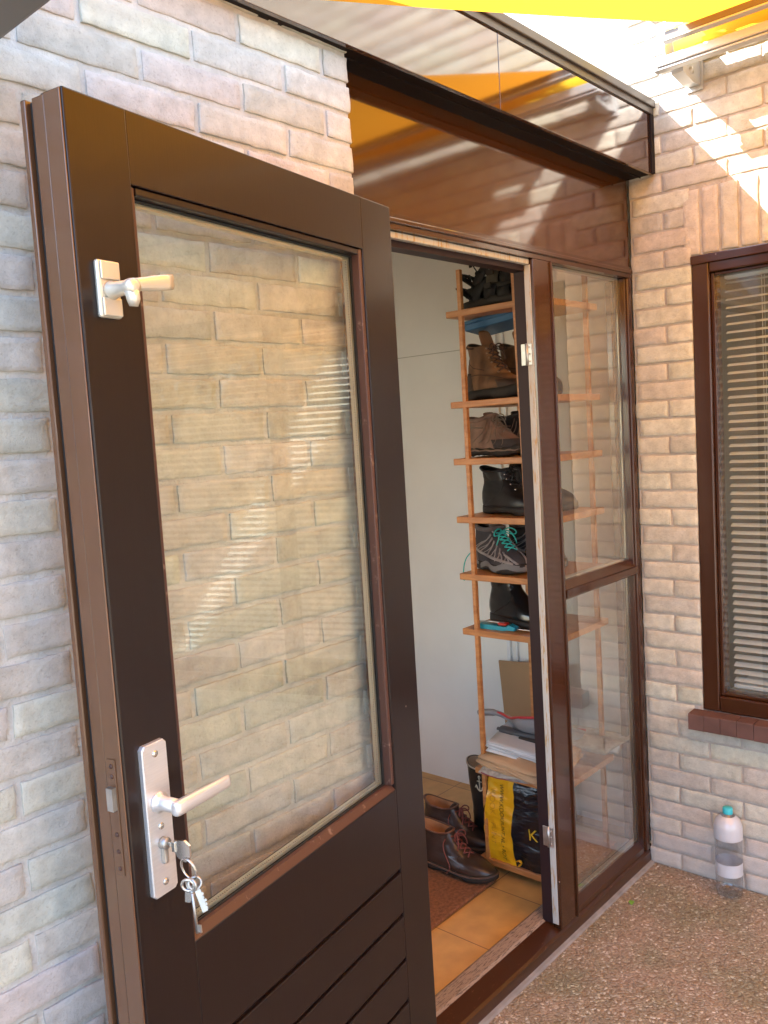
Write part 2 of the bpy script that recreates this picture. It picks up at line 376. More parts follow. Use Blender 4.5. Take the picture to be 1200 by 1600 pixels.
# indoor shell: porch walls and ceiling
o = MB(); o.box(1.87, 1.95, .07, 2.6, 0, 2.46); iw = struct(o.build("wall_right", M_WALLW))
o = MB(); o.box(1.858, 1.8695, .645, .66, .03, 2.45); o.box(1.858, 1.8695, .61, .618, .03, 2.45); o.build("batten", M_WHITEP, iw)
o = MB(); o.box(1.8685, 1.8698, .67, 2.55, 1.918, 1.921); o.build("panel_joint", M_PAPGREY, iw)
o = MB(); o.box(-1.25, 1.95, 2.6, 2.68, 0, 2.46); struct(o.build("wall_back", M_WALLW))
o = MB(); o.box(-1.33, -1.25, .0, 1.15, 0, 2.46); o.box(-1.33, -1.25, 2.5, 2.6, 0, 2.46); o.box(-1.33, -1.25, 1.15, 2.5, 0, .7); o.box(-1.33, -1.25, 1.15, 2.5, 2.25, 2.46); struct(o.build("wall_left", M_WALLW))  # unseen opening added to let more daylight into the porch
o = MB(); o.box(-1.25, .312, .06, .2, 0, 2.46); struct(o.build("wall_front", M_WALLW))
o = MB(); o.box(-1.33, 1.95, .07, 2.68, 2.462, 2.49); struct(o.build("ceiling", M_CEIL))

# ------------------------------------------------------------------ brick walls
def brick_wall(name, label, M3, rows, matb, pal, nu, nv, depth=.02, jit=.0016):
    """rows: list of (v0, v1, [(u0, u1), ...]); M3 maps (u, out, v) to the world"""
    V = []; Fc = []; C = []
    for (v0, v1, segs) in rows:
        for (u0, u1) in segs:
            L_ = u1 - u0
            k = max(4, round(nu * L_ / .205)); kv = nv if (v1 - v0) < .09 else nv * 3
            c = Vector(random.choice(pal)); c *= random.uniform(.92, 1.07); c.x *= random.uniform(.97, 1.03)
            off = random.uniform(-.0015, .0018); ti = random.uniform(-.004, .004); o = len(V)
            us = [0, .0016] + [i * L_ / k for i in range(1, k)] + [L_ - .0016, L_]
            hh = v1 - v0
            vs_ = [0, .0016] + [j * hh / kv for j in range(1, kv)] + [hh - .0016, hh]
            nU, nV = len(us), len(vs_)
            for j, b_ in enumerate(vs_):
                for i, a in enumerate(us):
                    u = u0 + a; v = v0 + b_
                    ed = (i == 0 or i == nU - 1) + (j == 0 or j == nV - 1)
                    n1 = noise.noise(Vector((u * 45, v * 45, u0 * 7))); n2 = noise.noise(Vector((u * 140 + 9, v * 140, 3)))
                    out = off + ti * (a - L_ / 2) + n1 * jit + n2 * jit * .7
                    if ed: out -= .0012 + (.0015 if ed > 1 else 0)
                    du = noise.noise(Vector((u * 30, v * 30, 11))) * .0026 + noise.noise(Vector((u * 110, v * 110, 31))) * .0012; dv = noise.noise(Vector((u * 30, v * 30, 23))) * .0024 + noise.noise(Vector((u * 110, v * 110, 37))) * .0012
                    V.append((u + du, out, v + dv)); C.append(c)
            for j in range(nV - 1):
                for i in range(nU - 1):
                    p = o + j * nU + i; Fc.append((p, p + 1, p + nU + 1, p + nU))
            # skirt into the wall
            per = [o + i for i in range(nU)] + [o + j * nU + nU - 1 for j in range(1, nV)] + [o + (nV - 1) * nU + i for i in range(nU - 2, -1, -1)] + [o + j * nU for j in range(nV - 2, 0, -1)]
            q = len(V)
            n_ = len(per)
            for p in per: V.append(V[p]); C.append(c)
            for p in per: V.append((V[p][0], -depth, V[p][2])); C.append(c)
            for i in range(n_):
                Fc.append((q + i, q + n_ + i, q + n_ + (i + 1) % n_, q + (i + 1) % n_))
    me = bpy.data.meshes.new(name)
    me.from_pydata([tuple(M3 @ Vector(p)) for p in V], [], Fc)
    ca = me.color_attributes.new('bcol', 'FLOAT_COLOR', 'POINT')
    ca.data.foreach_set('color', np.array([(c.x, c.y, c.z, 1) for c in C], dtype=np.float32).ravel())
    me.polygons.foreach_set('use_smooth', [True] * len(Fc)); me.materials.append(matb)
    bm = bmesh.new(); bm.from_mesh(me); bmesh.ops.recalc_face_normals(bm, faces=bm.faces); bm.to_mesh(me); bm.free()
    o = bpy.data.objects.new(name, me); COL.objects.link(o)
    return o

def courses(z0, z1, joint, pitch, u_int, len_, phase, half, mort=.011):
    rows = []; k0 = math.floor((z0 - joint) / pitch)
    for r in range(k0, k0 + int((z1 - z0) / pitch) + 2):
        a = joint + r * pitch; b_ = a + pitch - mort
        a2, b2 = max(a, z0), min(b_, z1)
        if b2 - a2 < .012: continue
        segs = []
        for (u0, u1) in u_int((a2 + b2) / 2):
            x = phase + (half if r % 2 else 0); x -= math.ceil((x - u0) / len_) * len_
            while x < u1:
                s0 = max(x + mort / 2, u0); s1 = min(x + len_ - mort / 2, u1)
                if s1 - s0 > .018: segs.append((s0, s1))
                x += len_
        rows.append((a2, b2, segs))
    return rows
PAL_L = [(0.535, 0.515, 0.444), (0.544, 0.515, 0.465), (0.525, 0.484, 0.434), (0.564, 0.556, 0.475), (0.525, 0.515, 0.455), (0.544, 0.525, 0.485), (0.544, 0.5, 0.47)]
PAL_R = [(0.561, 0.533, 0.448), (0.552, 0.512, 0.438), (0.581, 0.554, 0.463), (0.561, 0.543, 0.443), (0.542, 0.502, 0.433), (0.591, 0.57, 0.478), (0.542, 0.491, 0.424)]
Ml = Matrix.Translation((0, YB, 0)) @ Matrix(((1, 0, 0, 0), (0, -1, 0, 0), (0, 0, 1, 0), (0, 0, 0, 1)))
rows = courses(0., 2.40, 2.326, .0605, lambda z: [(-1.3, XB)], .2155, .02, .1075)
bl = brick_wall("brick_wall", "", Ml, rows, M_BRICKL, PAL_L, 13, 5)
tag(bl, "pale yellow and pink brick wall behind the open brown door", "brick wall")
rows = courses(0., 2.40, 2.326, .0605, lambda z: [(-4.2, -1.3)], .2155, .02, .1075)
o2 = brick_wall("brick_facing", "", Ml, rows, M_BRICKL, PAL_L, 2, 1); o2.parent = bl
o = MB(); o.box(-4.2, XB - .0035, YB + .0042, .055, -.02, 2.45); o.build("mortar", M_MORTAR, bl)

Mr = Matrix(((0, -1, 0, XR), (-1, 0, 0, 0), (0, 0, 1, 0), (0, 0, 0, 1)))   # u = -y, out = -x
WY0, WY1, WZ0, WZ1 = .203, 2.0, .598, 2.103       # window opening in u and z
def rint(z):
    if z < WZ0 - .052 or z > WZ1 + .215: return [(.0, 4.2)]
    if z < WZ0: return [(0, WY0 - .03), (WY1 + .03, 4.2)]
    return [(0., WY0), (WY1, 4.2)]
def rint_near(z): return [(max(a, 0), min(b_, .8)) for a, b_ in rint(z) if a < .8]
def rint_far(z): return [(max(a, .8), b_) for a, b_ in rint(z) if b_ > .8]
rows = courses(0., 3.1, .005, .0611, rint_near, .2155, .115, .1075, .009)
uu = WY0 - .02
sol = []
while uu < 2.05: sol.append((uu, uu + .05)); uu += .061
rows.append((WZ1 + .004, WZ1 + .206, sol))
br = brick_wall("brick_wall", "", Mr, rows, M_BRICKR, PAL_R, 11, 4)
tag(br, "salmon brick wall of the right wing, around the blinded window", "brick wall")
rows = courses(0., 3.1, .005, .0611, rint_far, .2155, .115, .1075, .009) + courses(3.1, 5.4, .005, .0611, lambda z: [(-1.5, 4.2)], .2155, .115, .1075)
o2 = brick_wall("brick_facing", "", Mr, rows, M_BRICKR, PAL_R, 2, 1); o2.parent = br
o = MB(); xm = XR + .0045
o.box(xm, XR + .22, -WY0, .0, -.02, 5.4); o.box(xm, XR + .22, -4.2, -WY1, -.02, 5.4)
o.box(xm, XR + .22, -WY1, -WY0, -.02, WZ0 - .001); o.box(xm, XR + .22, -WY1, -WY0, WZ1, 5.4)
o.box(xm, XR + .22, .0, 1.5, 2.52, 5.4)
o.build("mortar", mat("shadow_toned_mortar", (.45, .405, .355), .95, var=.15, var_scale=22, bump=.8, bump_scale=150, bump_dist=.004), br)  # toned darker than the bricks, the joints' shadow line put into the colour

# ------------------------------------------------------------------ flat roof and fascia
o = MB(); o.box(-4.2, XR - .001, -.055, 4.5, 2.492, 2.585)
tag(o.build("flat_roof", M_TRIM), "dark flat roof edge above the brown fascia board", "roof")
fa = thing("roof_fascia", "glossy brown fascia board along the roof above the door", "fascia", (0, YF, ZF))
def fo(mb, name, m_): return mb.build(name, m_, fa)
o = MB(); o.box(-4.2, .838, YF, YF + .012, ZF, 2.59, .0012); o.box(.8395, XR - .003, YF, YF + .012, ZF, 2.59, .0012)
for v in range(len(o.v)): o.v[v] = tuple(Vector(o.v[v]) - Vector((0, YF, ZF)))
fo(o, "board", M_FASC)
o = MB(); o.box(-4.2, XR - .003, .013, .150, .003, .016); o.box(-4.2, XR - .003, .045, .0475, -.001, .003); fo(o, "soffit", M_SOFF)
o = MB(); o.box(-4.2, XR - .003, -.014, .035, .207, .232, .003); o.box(-4.2, XR - .003, -.006, .0, .188, .207); fo(o, "roof_trim", M_TRIM)
o = MB(); o.box(XR - .028, XR - .003, -.006, -.0005, .002, .187); fo(o, "end_cover", M_SOFF)

# ------------------------------------------------------------------ door frame with sidelight
df = thing("door_frame", "brown painted timber door frame with a glazed sidelight on its right", "door frame")
def part(mb, name, m_, parent=df, **kw): return mb.build(name, m_, parent, **kw)
XM0, XM1 = 1.107, 1.2235
o = MB(); o.box(XB + .001, XR - .002, .006, .030, ZT + .002, 2.398, .001); part(o, "transom_panel", M_PANEL)
o = MB(); o.box(XB + .001, XR - .002, -.006, .0045, 2.079, 2.092, .003); o.box(XB + .001, XR - .002, .0, .07, 2.066, 2.0785)
o.box(XB + .001, XR - .002, .0005, .07, 2.0925, 2.1015); part(o, "head", M_BROWN)
o = MB(); o.box(XB + .05, XM0, .012, .030, 2.050, 2.0655, .003); part(o, "rebate_strip", M_BARE)
o = MB(); o.box(XM0 - .0015, XM0 + .01, .010, .030, .064, 2.0495, .001); part(o, "rebate_strip", M_BARE)
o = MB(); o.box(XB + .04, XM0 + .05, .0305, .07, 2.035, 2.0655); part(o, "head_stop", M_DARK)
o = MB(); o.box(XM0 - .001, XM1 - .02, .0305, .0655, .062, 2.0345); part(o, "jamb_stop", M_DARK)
o = MB(); o.box(XM0 + .0005, XM1 - .018, .0, .030, .05, 2.0655, .003); o.box(XM1 - .0255, XM1 - .019, -.006, .004, .05, 2.0655, .002)
o.box(XM1 - .017, XM1, .0035, .030, .05, 2.0655, .003); o.box(XM1 - .0175, XM1 - .004, .03, .06, .05, 2.0655); part(o, "mullion", M_BROWN)
o = MB(); o.box(XB + .002, XB + .055, .0, .07, .05, 2.0655, .003); part(o, "left_jamb", M_BROWN)
o = MB(); o.box(1.706, XR - .003, .0, .07, .05, 2.0655, .004); o.box(1.698, 1.706, .008, .06, .05, 2.0655, .002); part(o, "right_jamb", M_BROWN)
for z0, z1, y0 in ((1.062, 1.084, -.004), (1.0845, 1.118, .002)):
    pass
o = MB(); o.prism([(.004, 1.058), (.004, 1.086), (.026, 1.108), (.045, 1.112), (.045, 1.054), (.008, 1.054)], XM1 + .0005, 1.7055, 'x')
o.box(XM1 + .0005, 1.7055, -.003, .0035, 1.060, 1.084, .003); part(o, "mid_rail", M_BROWN)
o = MB(); o.prism([(-.001, 1.0 * .006), (-.001, .040), (.006, .046), (.058, .060), (.058, .006)], XB + .002, XR - .003, 'x'); part(o, "sill", M_SILL)
o = MB(); o.prism([(.008, .0468), (.008, .066), (.03, .086), (.055, .088), (.055, .058)], XM1 + .0005, 1.6975, 'x'); part(o, "sidelight_sill", M_SILL)
o = MB(); o.prism([(.0585, .02), (.0585, .060), (.065, .066), (.105, .067), (.116, .060), (.116, .02)], XB + .056, 1.24, 'x')
part(o, "threshold", M_THRESH)
for z in (1.797, .342):
    h = MB(); h.box(XM0 - .0045, XM0 - .0012, .013, .029, z - .031, z + .031, .001); h.tube([(XM0 - .0045, .0300, z - .032), (XM0 - .0045, .0300, z + .032)], .0042, 10)
    h.box(XM0 - .0042, XM0 - .0012, .033, .05, z - .031, z + .031, .001)
    hp = part(h, "hinge", M_STEEL)
    s_ = MB()
    for dz in (-.02, 0, .02): s_.lathe([(.003, 0), (.0026, .0012)], 8, Matrix.Translation((XM0 - .0045, .021, z + dz)) @ Matrix.Rotation(-PI / 2, 4, 'Y'))
    s_.build("screw", M_CHROME, hp)
for (z0, z1) in ((1.108, 2.0655), (.088, 1.0535)):
    o = MB(); o.box(XM1 - .004, 1.6975, .026, .032, z0, z1); part(o, "pane", M_GLASS)
    o = MB()
    for (a, b_, c_, d_) in ((XM1 - .003, XM1 + .004, z0, z1), (1.690, 1.697, z0, z1), (XM1 + .004, 1.690, z0, z0 + .007), (XM1 + .004, 1.690, z1 - .007, z1)):
        o.box(a, b_, .033, .045, c_, d_)
    part(o, "glass_spacer", M_SPACER)
    o = MB()
    for (a, b_, c_, d_) in ((1.672, 1.690, z0 + .008, z1 - .008),): o.box(a, b_, .046, .068, c_, d_, .003)
    part(o, "inner_bead", M_BROWN)

# ------------------------------------------------------------------ the open door
AD = .1797
dr = thing("door", "open dark brown half glazed door with keys in its lock", "door", (.3613, -.1102, 0), PI + AD)
def dpart(mb, name, m_, parent=dr, **kw): return mb.build(name, m_, parent, **kw)
WD, ZDT = .831, 2.071
GU0, GU1, GV0, GV1 = .117, .724, .839, 1.967
TH = -.045
# stiles, rails and grooved lower panel; local x = from hinge to lock, local y = towards the room side
leaf = MB()
leaf.box(GU1, WD, TH, 0, .055, ZDT, .0025); leaf.box(0, GU0, TH, 0, .055, ZDT, .0025)
leaf.box(GU0 - .001, GU1 + .001, TH, -.0004, GV1, ZDT - .0005, .0015)
zs = [GV0, .658, .559, .457, .362, .262, .165, .056]
for a, b_ in zip(zs[:-1], zs[1:]):
    top = a if a == GV0 else a - .0045
    leaf.box(GU0 - .001, GU1 + .001, TH + .003, -.0004, b_ + (.0045 if b_ > .06 else 0), top, .0022)
leaf.box(GU0 - .001, GU1 + .001, TH, -.007, .056, GV0 - .001)
dpart(leaf, "leaf", M_DOOR)
# lock edge: lighter paint skin and the weather strip on the outside
e = MB(); e.box(WD + .0003, WD + .003, -.0345, -.0022, .057, ZDT - .002, .0012); e.box(WD - .03, WD - .0005, -.060, TH - .0004, .057, ZDT - .003, .002)
e.box(WD - .003, WD + .0015, -.0595, -.036, .057, ZDT - .003, .001); dpart(e, "edge_strip", M_EDGE)
e = MB(); e.box(WD - .035, WD - .006, -.0735, -.0605, .057, ZDT - .003, .002); dpart(e, "draught_seal", M_BLACK)
e = MB(); e.box(WD - .06, WD + .001, -.085, -.074, .057, ZDT, .002); dpart(e, "weather_bar", M_EDGE)
e = MB(); e.box(WD + .0032, WD + .0045, -.029, -.013, .995, 1.165, .0005)
lp = dpart(e, "lock_plate", M_EDGE)
e = MB(); e.prism([(-.027, 1.092), (-.015, 1.092), (-.015, 1.125), (-.027, 1.125)], WD + .0046, WD + .012, 'x'); e.build("latch", M_STEEL, lp)
e = MB()
for z in (1.005, 1.03, 1.055, 1.14, 1.155): e.lathe([(.0035, 0), (.003, .001)], 10, Matrix.Translation((WD + .0046, -.021, z)) @ Matrix.Rotation(PI / 2, 4, 'Y'))
e.build("screw", M_BEAD, lp)
# glazing: beads, spacer, pane
def ring4(mb, u0, u1, v0, v1, wd, y0, y1, bev=0):
    mb.box(u0, u0 + wd, y0, y1, v0, v1, bev); mb.box(u1 - wd, u1, y0, y1, v0, v1, bev)
    mb.box(u0 + wd, u1 - wd, y0, y1, v0, v0 + wd, bev); mb.box(u0 + wd, u1 - wd, y0, y1, v1 - wd, v1, bev)
bd = MB()
def sl(p0, p1): pass
bd.prism([(-.002, GV0 - .0005), (-.013, GV0 + .011), (-.022, GV0 + .012), (-.022, GV0 - .0005)], GU0 + .0005, GU1 - .0005, 'x')
bd.box(GU0 + .0005, GU0 + .012, -.022, -.003, GV0 + .0125, GV1 - .0005, .002)
bd.box(GU1 - .010, GU1 - .0005, -.022, -.006, GV0 + .0125, GV1 - .0005, .002)
dpart(bd, "glazing_bead", M_BEAD)
bd = MB(); bd.box(GU0 + .0125, GU1 - .0105, -.022, -.004, GV1 - .012, GV1 - .0005, .002); dpart(bd, "top_bead", M_DOOR)
gk = MB(); ring4(gk, GU0 + .011, GU1 - .009, GV0 + .0115, GV1 - .0125, .003, -.0235, -.0205); dpart(gk, "gasket", M_BLACK)
p = MB(); p.box(GU0 + .004, GU1 - .004, -.0265, -.0240, GV0 + .004, GV1 - .004); dpart(p, "pane", M_GLASSD)
sp = MB(); ring4(sp, GU0 + .013, GU1 - .011, GV0 + .0135, GV1 - .0145, .0065, -.0385, -.0270)
uu = GU0 + .02
dots = MB()
while uu < GU1 - .02:
    dots.box(uu, uu + .0016, -.0315, -.0298, GV0 + .0199, GV0 + .0203); uu += .0052
vv = GV0 + .022
while vv < GV1 - .022:
    dots.box(GU0 + .0194, GU0 + .0198, -.0315, -.0298, vv, vv + .0016); vv += .0052
spo = dpart(sp, "glass_spacer", M_SPACER); dots.build("perforation", M_DARK, spo)
p = MB(); ring4(p, GU0 + .001, GU1 - .001, GV0 + .001, GV1 - .001, .017, -.0445, -.0395, .001); dpart(p, "outer_bead", M_BROWN)

# upper bolt handle
hx, hz = .7865, 1.812
h = MB(); h.box(.768, .806, -.001, .009, 1.775, 1.853, .004); 
ub = dpart(h, "bolt_handle", M_CREAM)
h = MB(); h.box(.7705, .8035, .0092, .0125, 1.777, 1.802, .002); h.box(.7705, .8035, .0092, .0125, 1.826, 1.851, .002); h.build("cover_plate", M_CREAM, ub)
h = MB(); h.lathe([(.013, .009), (.013, .013), (.0105, .018), (.010, .040), (.0115, .048), (.0105, .056), (.004, .058)], 18, Matrix.Translation((hx, 0, hz)) @ Matrix.Rotation(-PI / 2, 4, 'X'))
h.tube([(hx, .047, hz), (hx - .002, .049, hz - .017), (hx - .002, .048, hz - .026)], [.0105, .0095, .006], 12)
h.build("neck", M_CREAM, ub)
h = MB(); A = Vector((hx + .004, .047, hz + .002)); B = Vector((hx - .074, .050, hz + .014))
rings = []
for k_ in range(7):
    q = A.lerp(B, k_ / 6); rz_ = .0080 + .0030 * min(1, k_ / 4); ry = .0090 - .0035 * k_ / 6
    rings.append([(q.x, q.y + ry * math.copysign(abs(math.cos(a)) ** .6, math.cos(a)), q.z + rz_ * math.copysign(abs(math.sin(a)) ** .6, math.sin(a))) for a in [2 * PI * j / 14 for j in range(14)]])
h.loft(rings); h.build("lever", M_CREAM, ub)
# lower lock set
h = MB()
out = [(.757, .952), (.757, 1.169), (.762, 1.174), (.799, 1.174), (.804, 1.169), (.804, .952), (.799, .947), (.762, .947)]
h.loft([[(u, -.001, v) for u, v in out], [(u, .0065, v) for u, v in out], [(.7805 + (u - .7805) * .95, .0085, 1.0605 + (v - 1.0605) * .99) for u, v in out]], smooth=False)
lk = dpart(h, "lock_handle", M_ALU)
h = MB(); lx, lz = .781, 1.086
h.lathe([(.0155, .008), (.0155, .012), (.0115, .0135), (.0105, .02), (.0105, .05)], 20, Matrix.Translation((lx, 0, lz)) @ Matrix.Rotation(-PI / 2, 4, 'X'))
rings = []
for k_, (dx, yy, ry, rz_) in enumerate([(.0118, .0495, .002, .006), (.0112, .0497, .005, .0088), (.009, .050, .0072, .0104), (.004, .0503, .0082, .0112), (-.01, .0508, .0080, .0113), (-.04, .0520, .0066, .0106), (-.070, .0530, .0057, .0100), (-.096, .0535, .0050, .0096), (-.0995, .0535, .0044, .0090), (-.1005, .0535, .002, .006)]):
    rings.append([(lx + dx, yy + ry * math.copysign(abs(math.cos(a)) ** .75, math.cos(a)), lz + .001 * max(0, -dx / .12) + rz_ * math.copysign(abs(math.sin(a)) ** .75, math.sin(a))) for a in [2 * PI * j / 20 for j in range(20)]])
h.loft(rings); h.build("lever", M_ALU, lk)
for z in (1.158, 1.050, .966):
    h = MB(); h.lathe([(.0052, .0082), (.0048, .0098), (.002, .0104)], 14, Matrix.Translation((.7805, 0, z)) @ Matrix.Rotation(-PI / 2, 4, 'X'))
    sc_ = h.build("screw", M_CHROME, lk)
h = MB(); h.lathe([(.0088, .007), (.0088, .017), (.0075, .019)], 18, Matrix.Translation((.7805, 0, 1.025)) @ Matrix.Rotation(-PI / 2, 4, 'X')); h.box(.7755, .7855, .007, .0155, .994, 1.02, .003)
h.build("lock_cylinder", M_STEEL, lk)
h = MB()
# keys hanging from the lock: one bunch
kb = thing("key_bunch", "bunch of steel keys on a ring hanging from the door lock", "keys", (0, 0, 0), 0)
kb.matrix_world = Matrix.Translation((.3613, -.1102, 0)) @ Matrix.Rotation(PI + AD, 4, 'Z') @ Matrix.Translation((.7805, .02, 1.025))
h = MB(); h.box(-.0012, .0012, .0, .016, -.0035, .0035, .0008)
bow = [(.012, -.008), (.020, -.017), (.034, -.020), (.043, -.010), (.043, .006), (.033, .012), (.020, .009), (.012, .006)]
h.prism([(a, b_) for a, b_ in bow], -.0019, .0019, 'x'); h.box(-.0045, .0045, .010, .017, -.008, .007, .001)
h.build("inserted_key", M_CHROME, kb)
h = MB(); c0 = Vector((0, .036, -.030))
h.tube([c0 + Vector((.004 * math.sin(a), .0135 * math.cos(a), .0165 * math.sin(a))) for a in [2 * PI * j / 22 for j in range(22)]], .0011, 8, closed=True)
h.tube([c0 + Vector((.0035 * math.sin(a) - .002, .0135 * math.cos(a), .0165 * math.sin(a) - .001)) for a in [2 * PI * j / 22 for j in range(22)]], .0011, 8, closed=True)
h.build("key_ring", M_CHROME, kb)
def mkkey(lng, barrel, M4):
    h = MB()
    h.tube([(.0, .009 * math.cos(a), -.004 + .0085 * math.sin(a)) for a in [2 * PI * j / 16 for j in range(16)]], .0022, 8, closed=True, M=M4)
    if barrel:
        h.tube([(0, 0, -.011), (0, 0, -lng)], .0024, 10, M=M4); h.box(-.0012, .0012, 0, .009, -lng + .002, -lng + .013, M=M4); h.lathe([(.0034, -.015), (.0034, -.0125)], 10, M=M4)
    else:
        h.box(-.0012, .0012, -.0042, .0042, -lng, -.011, .0006, M=M4)
        for q in range(5): h.box(-.0011, .0011, .004, .0052 + .001 * (q % 3), -lng + .003 + q * .005, -lng + .0065 + q * .005, M=M4)
    return h
mkkey(.075, True, Matrix.Translation((.0, .039, -.049)) @ Matrix.Rotation(.06, 4, 'X')).build("key", M_STEEL, kb)
mkkey(.046, False, Matrix.Translation((-.004, .041, -.048)) @ Matrix.Rotation(.40, 4, 'X') @ Matrix.Rotation(.8, 4, 'Z')).build("key", M_STEEL, kb)
mkkey(.030, False, Matrix.Translation((.003, .036, -.049)) @ Matrix.Rotation(-.1, 4, 'X') @ Matrix.Rotation(.4, 4, 'Z')).build("key", M_CHROME, kb)

# ------------------------------------------------------------------ right wing window with blind
wn = thing("window", "brown framed window in the right brick wall", "window", (XR, -WY0, WZ0))
def W(x0, x1, u0, u1, z0, z1, mb, bev=0.): mb.box(x0, x1, -u1 + WY0, -u0 + WY0, z0 - WZ0, z1 - WZ0, bev)
o = MB()
W(.002, .075, WY0 + .001, WY0 + .056, WZ0 + .002, WZ1 - .002, o, .004); W(.002, .075, WY1 - .056, WY1 - .001, WZ0 + .002, WZ1 - .002, o, .004)
W(.003, .075, WY0 + .0565, WY1 - .0565, WZ0 + .002, WZ0 + .055, o, .004); W(.003, .075, WY0 + .0565, WY1 - .0565, WZ1 - .060, WZ1 - .002, o, .004)
W(-.006, .0015, WY0 + .001, WY1 - .001, WZ1 - .030, WZ1 - .002, o, .003)
W(.02, .07, 1.08, 1.15, WZ0 + .0555, WZ1 - .0605, o, .004)
wf = o.build("frame", M_BROWN, wn)
o = MB()
W(.018, .072, WY0 + .057, WY0 + .068, WZ0 + .056, WZ1 - .061, o, .002); W(.018, .072, WY0 + .0685, 1.079, WZ0 + .056, WZ0 + .066, o, .002); W(.018, .072, WY0 + .0685, 1.079, WZ1 - .070, WZ1 - .061, o, .002)
o.build("bead", M_BROWN, wn)
o = MB(); W(.032, .038, WY0 + .06, 1.079, WZ0 + .058, WZ1 - .062, o); W(.032, .038, 1.151, WY1 - .057, WZ0 + .058, WZ1 - .062, o); o.build("pane", M_GLASS, wn)
o = MB(); uu = WY0 - .03
while uu < WY1 + .03:
    dz = random.uniform(-.001, .001)
    o.prism([(-.052, -.056 + dz), (-.052, -.006 + dz), (-.0505, -.002 + dz), (.0015, .0005 + dz), (.0015, -.056 + dz)], -(uu + .052) + WY0, -uu + WY0, 'y'); uu += .0535
o.v = [(p_[0], p_[1], p_[2]) for p_ in o.v]
o.build("window_sill", M_SILLB, wn)
bld = thing("venetian_blind", "cream venetian blind hanging behind the brown framed window", "blind", (XR + .105, -WY0 - .07, WZ0 + .07))
o = MB(); yb1 = -(1.92 - WY0 - .07); z = .022; zt = WZ1 - WZ0 - .15
while z < zt:
    o.grid(lambda u, v, z=z: (-.0125 + .025 * v, -.004 + yb1 * u, z + .0095 * (v - .5) + .0022 * math.sin(PI * v)), 1, 4); z += .0265
o.build("slats", M_BLIND, bld, recalc=False)
o = MB(); o.box(-.014, .014, yb1, -.003, zt + .004, zt + .04, .003); o.build("headrail", M_BLIND, bld)
o = MB(); o.box(-.012, .012, yb1, -.003, -.006, .008, .003); o.build("bottom_rail", M_BLIND, bld)
o = MB()
for q in (.12, .75, 1.4):
    for dx in (-.0125, .0125): o.tube([(dx, -q, 0), (dx, -q, zt + .01)], .0008, 5)
o.build("ladder_cord", M_BLIND, bld)
# the room behind it
o = MB(); o.box(4.2, 4.3, -4.2, .3, 0, 2.7); o.box(XR + .22, 4.3, .3, .4, 0, 2.7); o.box(XR + .22, 2.2, -4.3, -4.2, 0, 2.7); o.box(4.1, 4.3, -4.3, -4.2, 0, 2.7); o.box(2.2, 4.1, -4.3, -4.2, 0, .3); o.box(2.2, 4.1, -4.3, -4.2, 2.35, 2.7); o.box(XR + .22, 4.3, -4.3, .4, 2.7, 2.8); o.box(XR + .22, 4.3, -4.3, .4, -.05, 0)  # unseen opening in the end wall, added to light the blind slats
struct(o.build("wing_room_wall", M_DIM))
pt = thing("potted_plant", "green leafy pot plant behind the slats of the blind", "plant", (XR + .30, -.62, WZ0 + .1))
M_LEAF = mat("leaf_green", (.07, .17, .03), .5, var=.3, var_scale=20)
o = MB(); o.lathe([(.05, -.09), (.07, .05), (.072, .06), (.06, .06), (.058, .03)], 18); o.build("pot", mat("terracotta", (.35, .14, .07), .8), pt)
o = MB()
for q in range(60):
    a = random.uniform(0, 2 * PI); el = random.uniform(.3, 1.4); l_ = random.uniform(.12, .42)
    tip = Vector((math.cos(a) * math.cos(el), math.sin(a) * math.cos(el), math.sin(el))) * l_ + Vector((0, 0, .05)); sd = Vector((-math.sin(a), math.cos(a), 0)) * random.uniform(.012, .03)
    md_ = tip * .7 + Vector((0, 0, .03))
    o.add([tip * .25, md_ + sd, tip, md_ - sd], [(0, 1, 2, 3)], True)
o.build("foliage", M_LEAF, pt)
ls = MB(); ls.box(XR + .221, XR + .5, -WY1, -WY0, WZ0 - .03, WZ0 + .005, .004); struct(ls.build("indoor_sill", M_WALLW))

# ------------------------------------------------------------------ awning
aw = thing("awning", "yellow fabric awning with grey metal rails on the right wall", "awning", (XR, -.2, 2.7))
OA = Vector((XR, -.2, 2.7))
def apart(mb, name, m_, parent=aw, **kw):
    mb.v = [tuple(Vector(p_) - OA) for p_ in mb.v]; return mb.build(name, m_, parent, **kw)
YA0, YA1 = -.2, -3.3
YFB = -.30
def fz(x): return 2.391 + .274 * (x - .294)
o = MB(); o.grid(lambda u, v: (1.625 - 2.12 * u, YFB + (YA1 - YFB) * v, fz(1.625 - 2.12 * u) - .018 * math.sin(PI * u) * (1 - .6 * abs(2 * v - 1))), 24, 16)
apart(o, "fabric", M_YELLOW, recalc=False)
o = MB(); o.lathe([(.02, 0), (.052, .0005), (.052, 3.08), (.02, 3.0805)], 28, Matrix.Translation((1.63, YA0 - .03, 2.722)) @ Matrix.Rotation(PI / 2, 4, 'X')); apart(o, "fabric_roll", mat("yellow_fabric_roll", (.93, .58, .02), .7))
o = MB(); o.box(1.545, 1.585, YA1, YA0 + .012, 2.640, 2.668, .004); o.box(1.55, 1.58, YA1, YA0 + .02, 2.632, 2.639, .002); apart(o, "support_bar", M_AWG)
o = MB(); o.box(1.49, 1.512, YA1, YA0 - .04, 2.690, 2.712, .003); apart(o, "torsion_rail", M_AWD)
o = MB(); o.box(1.485, 1.513, YA1, YA0 - .035, 2.683, 2.6895, .002); apart(o, "rail_lip", M_AWG)
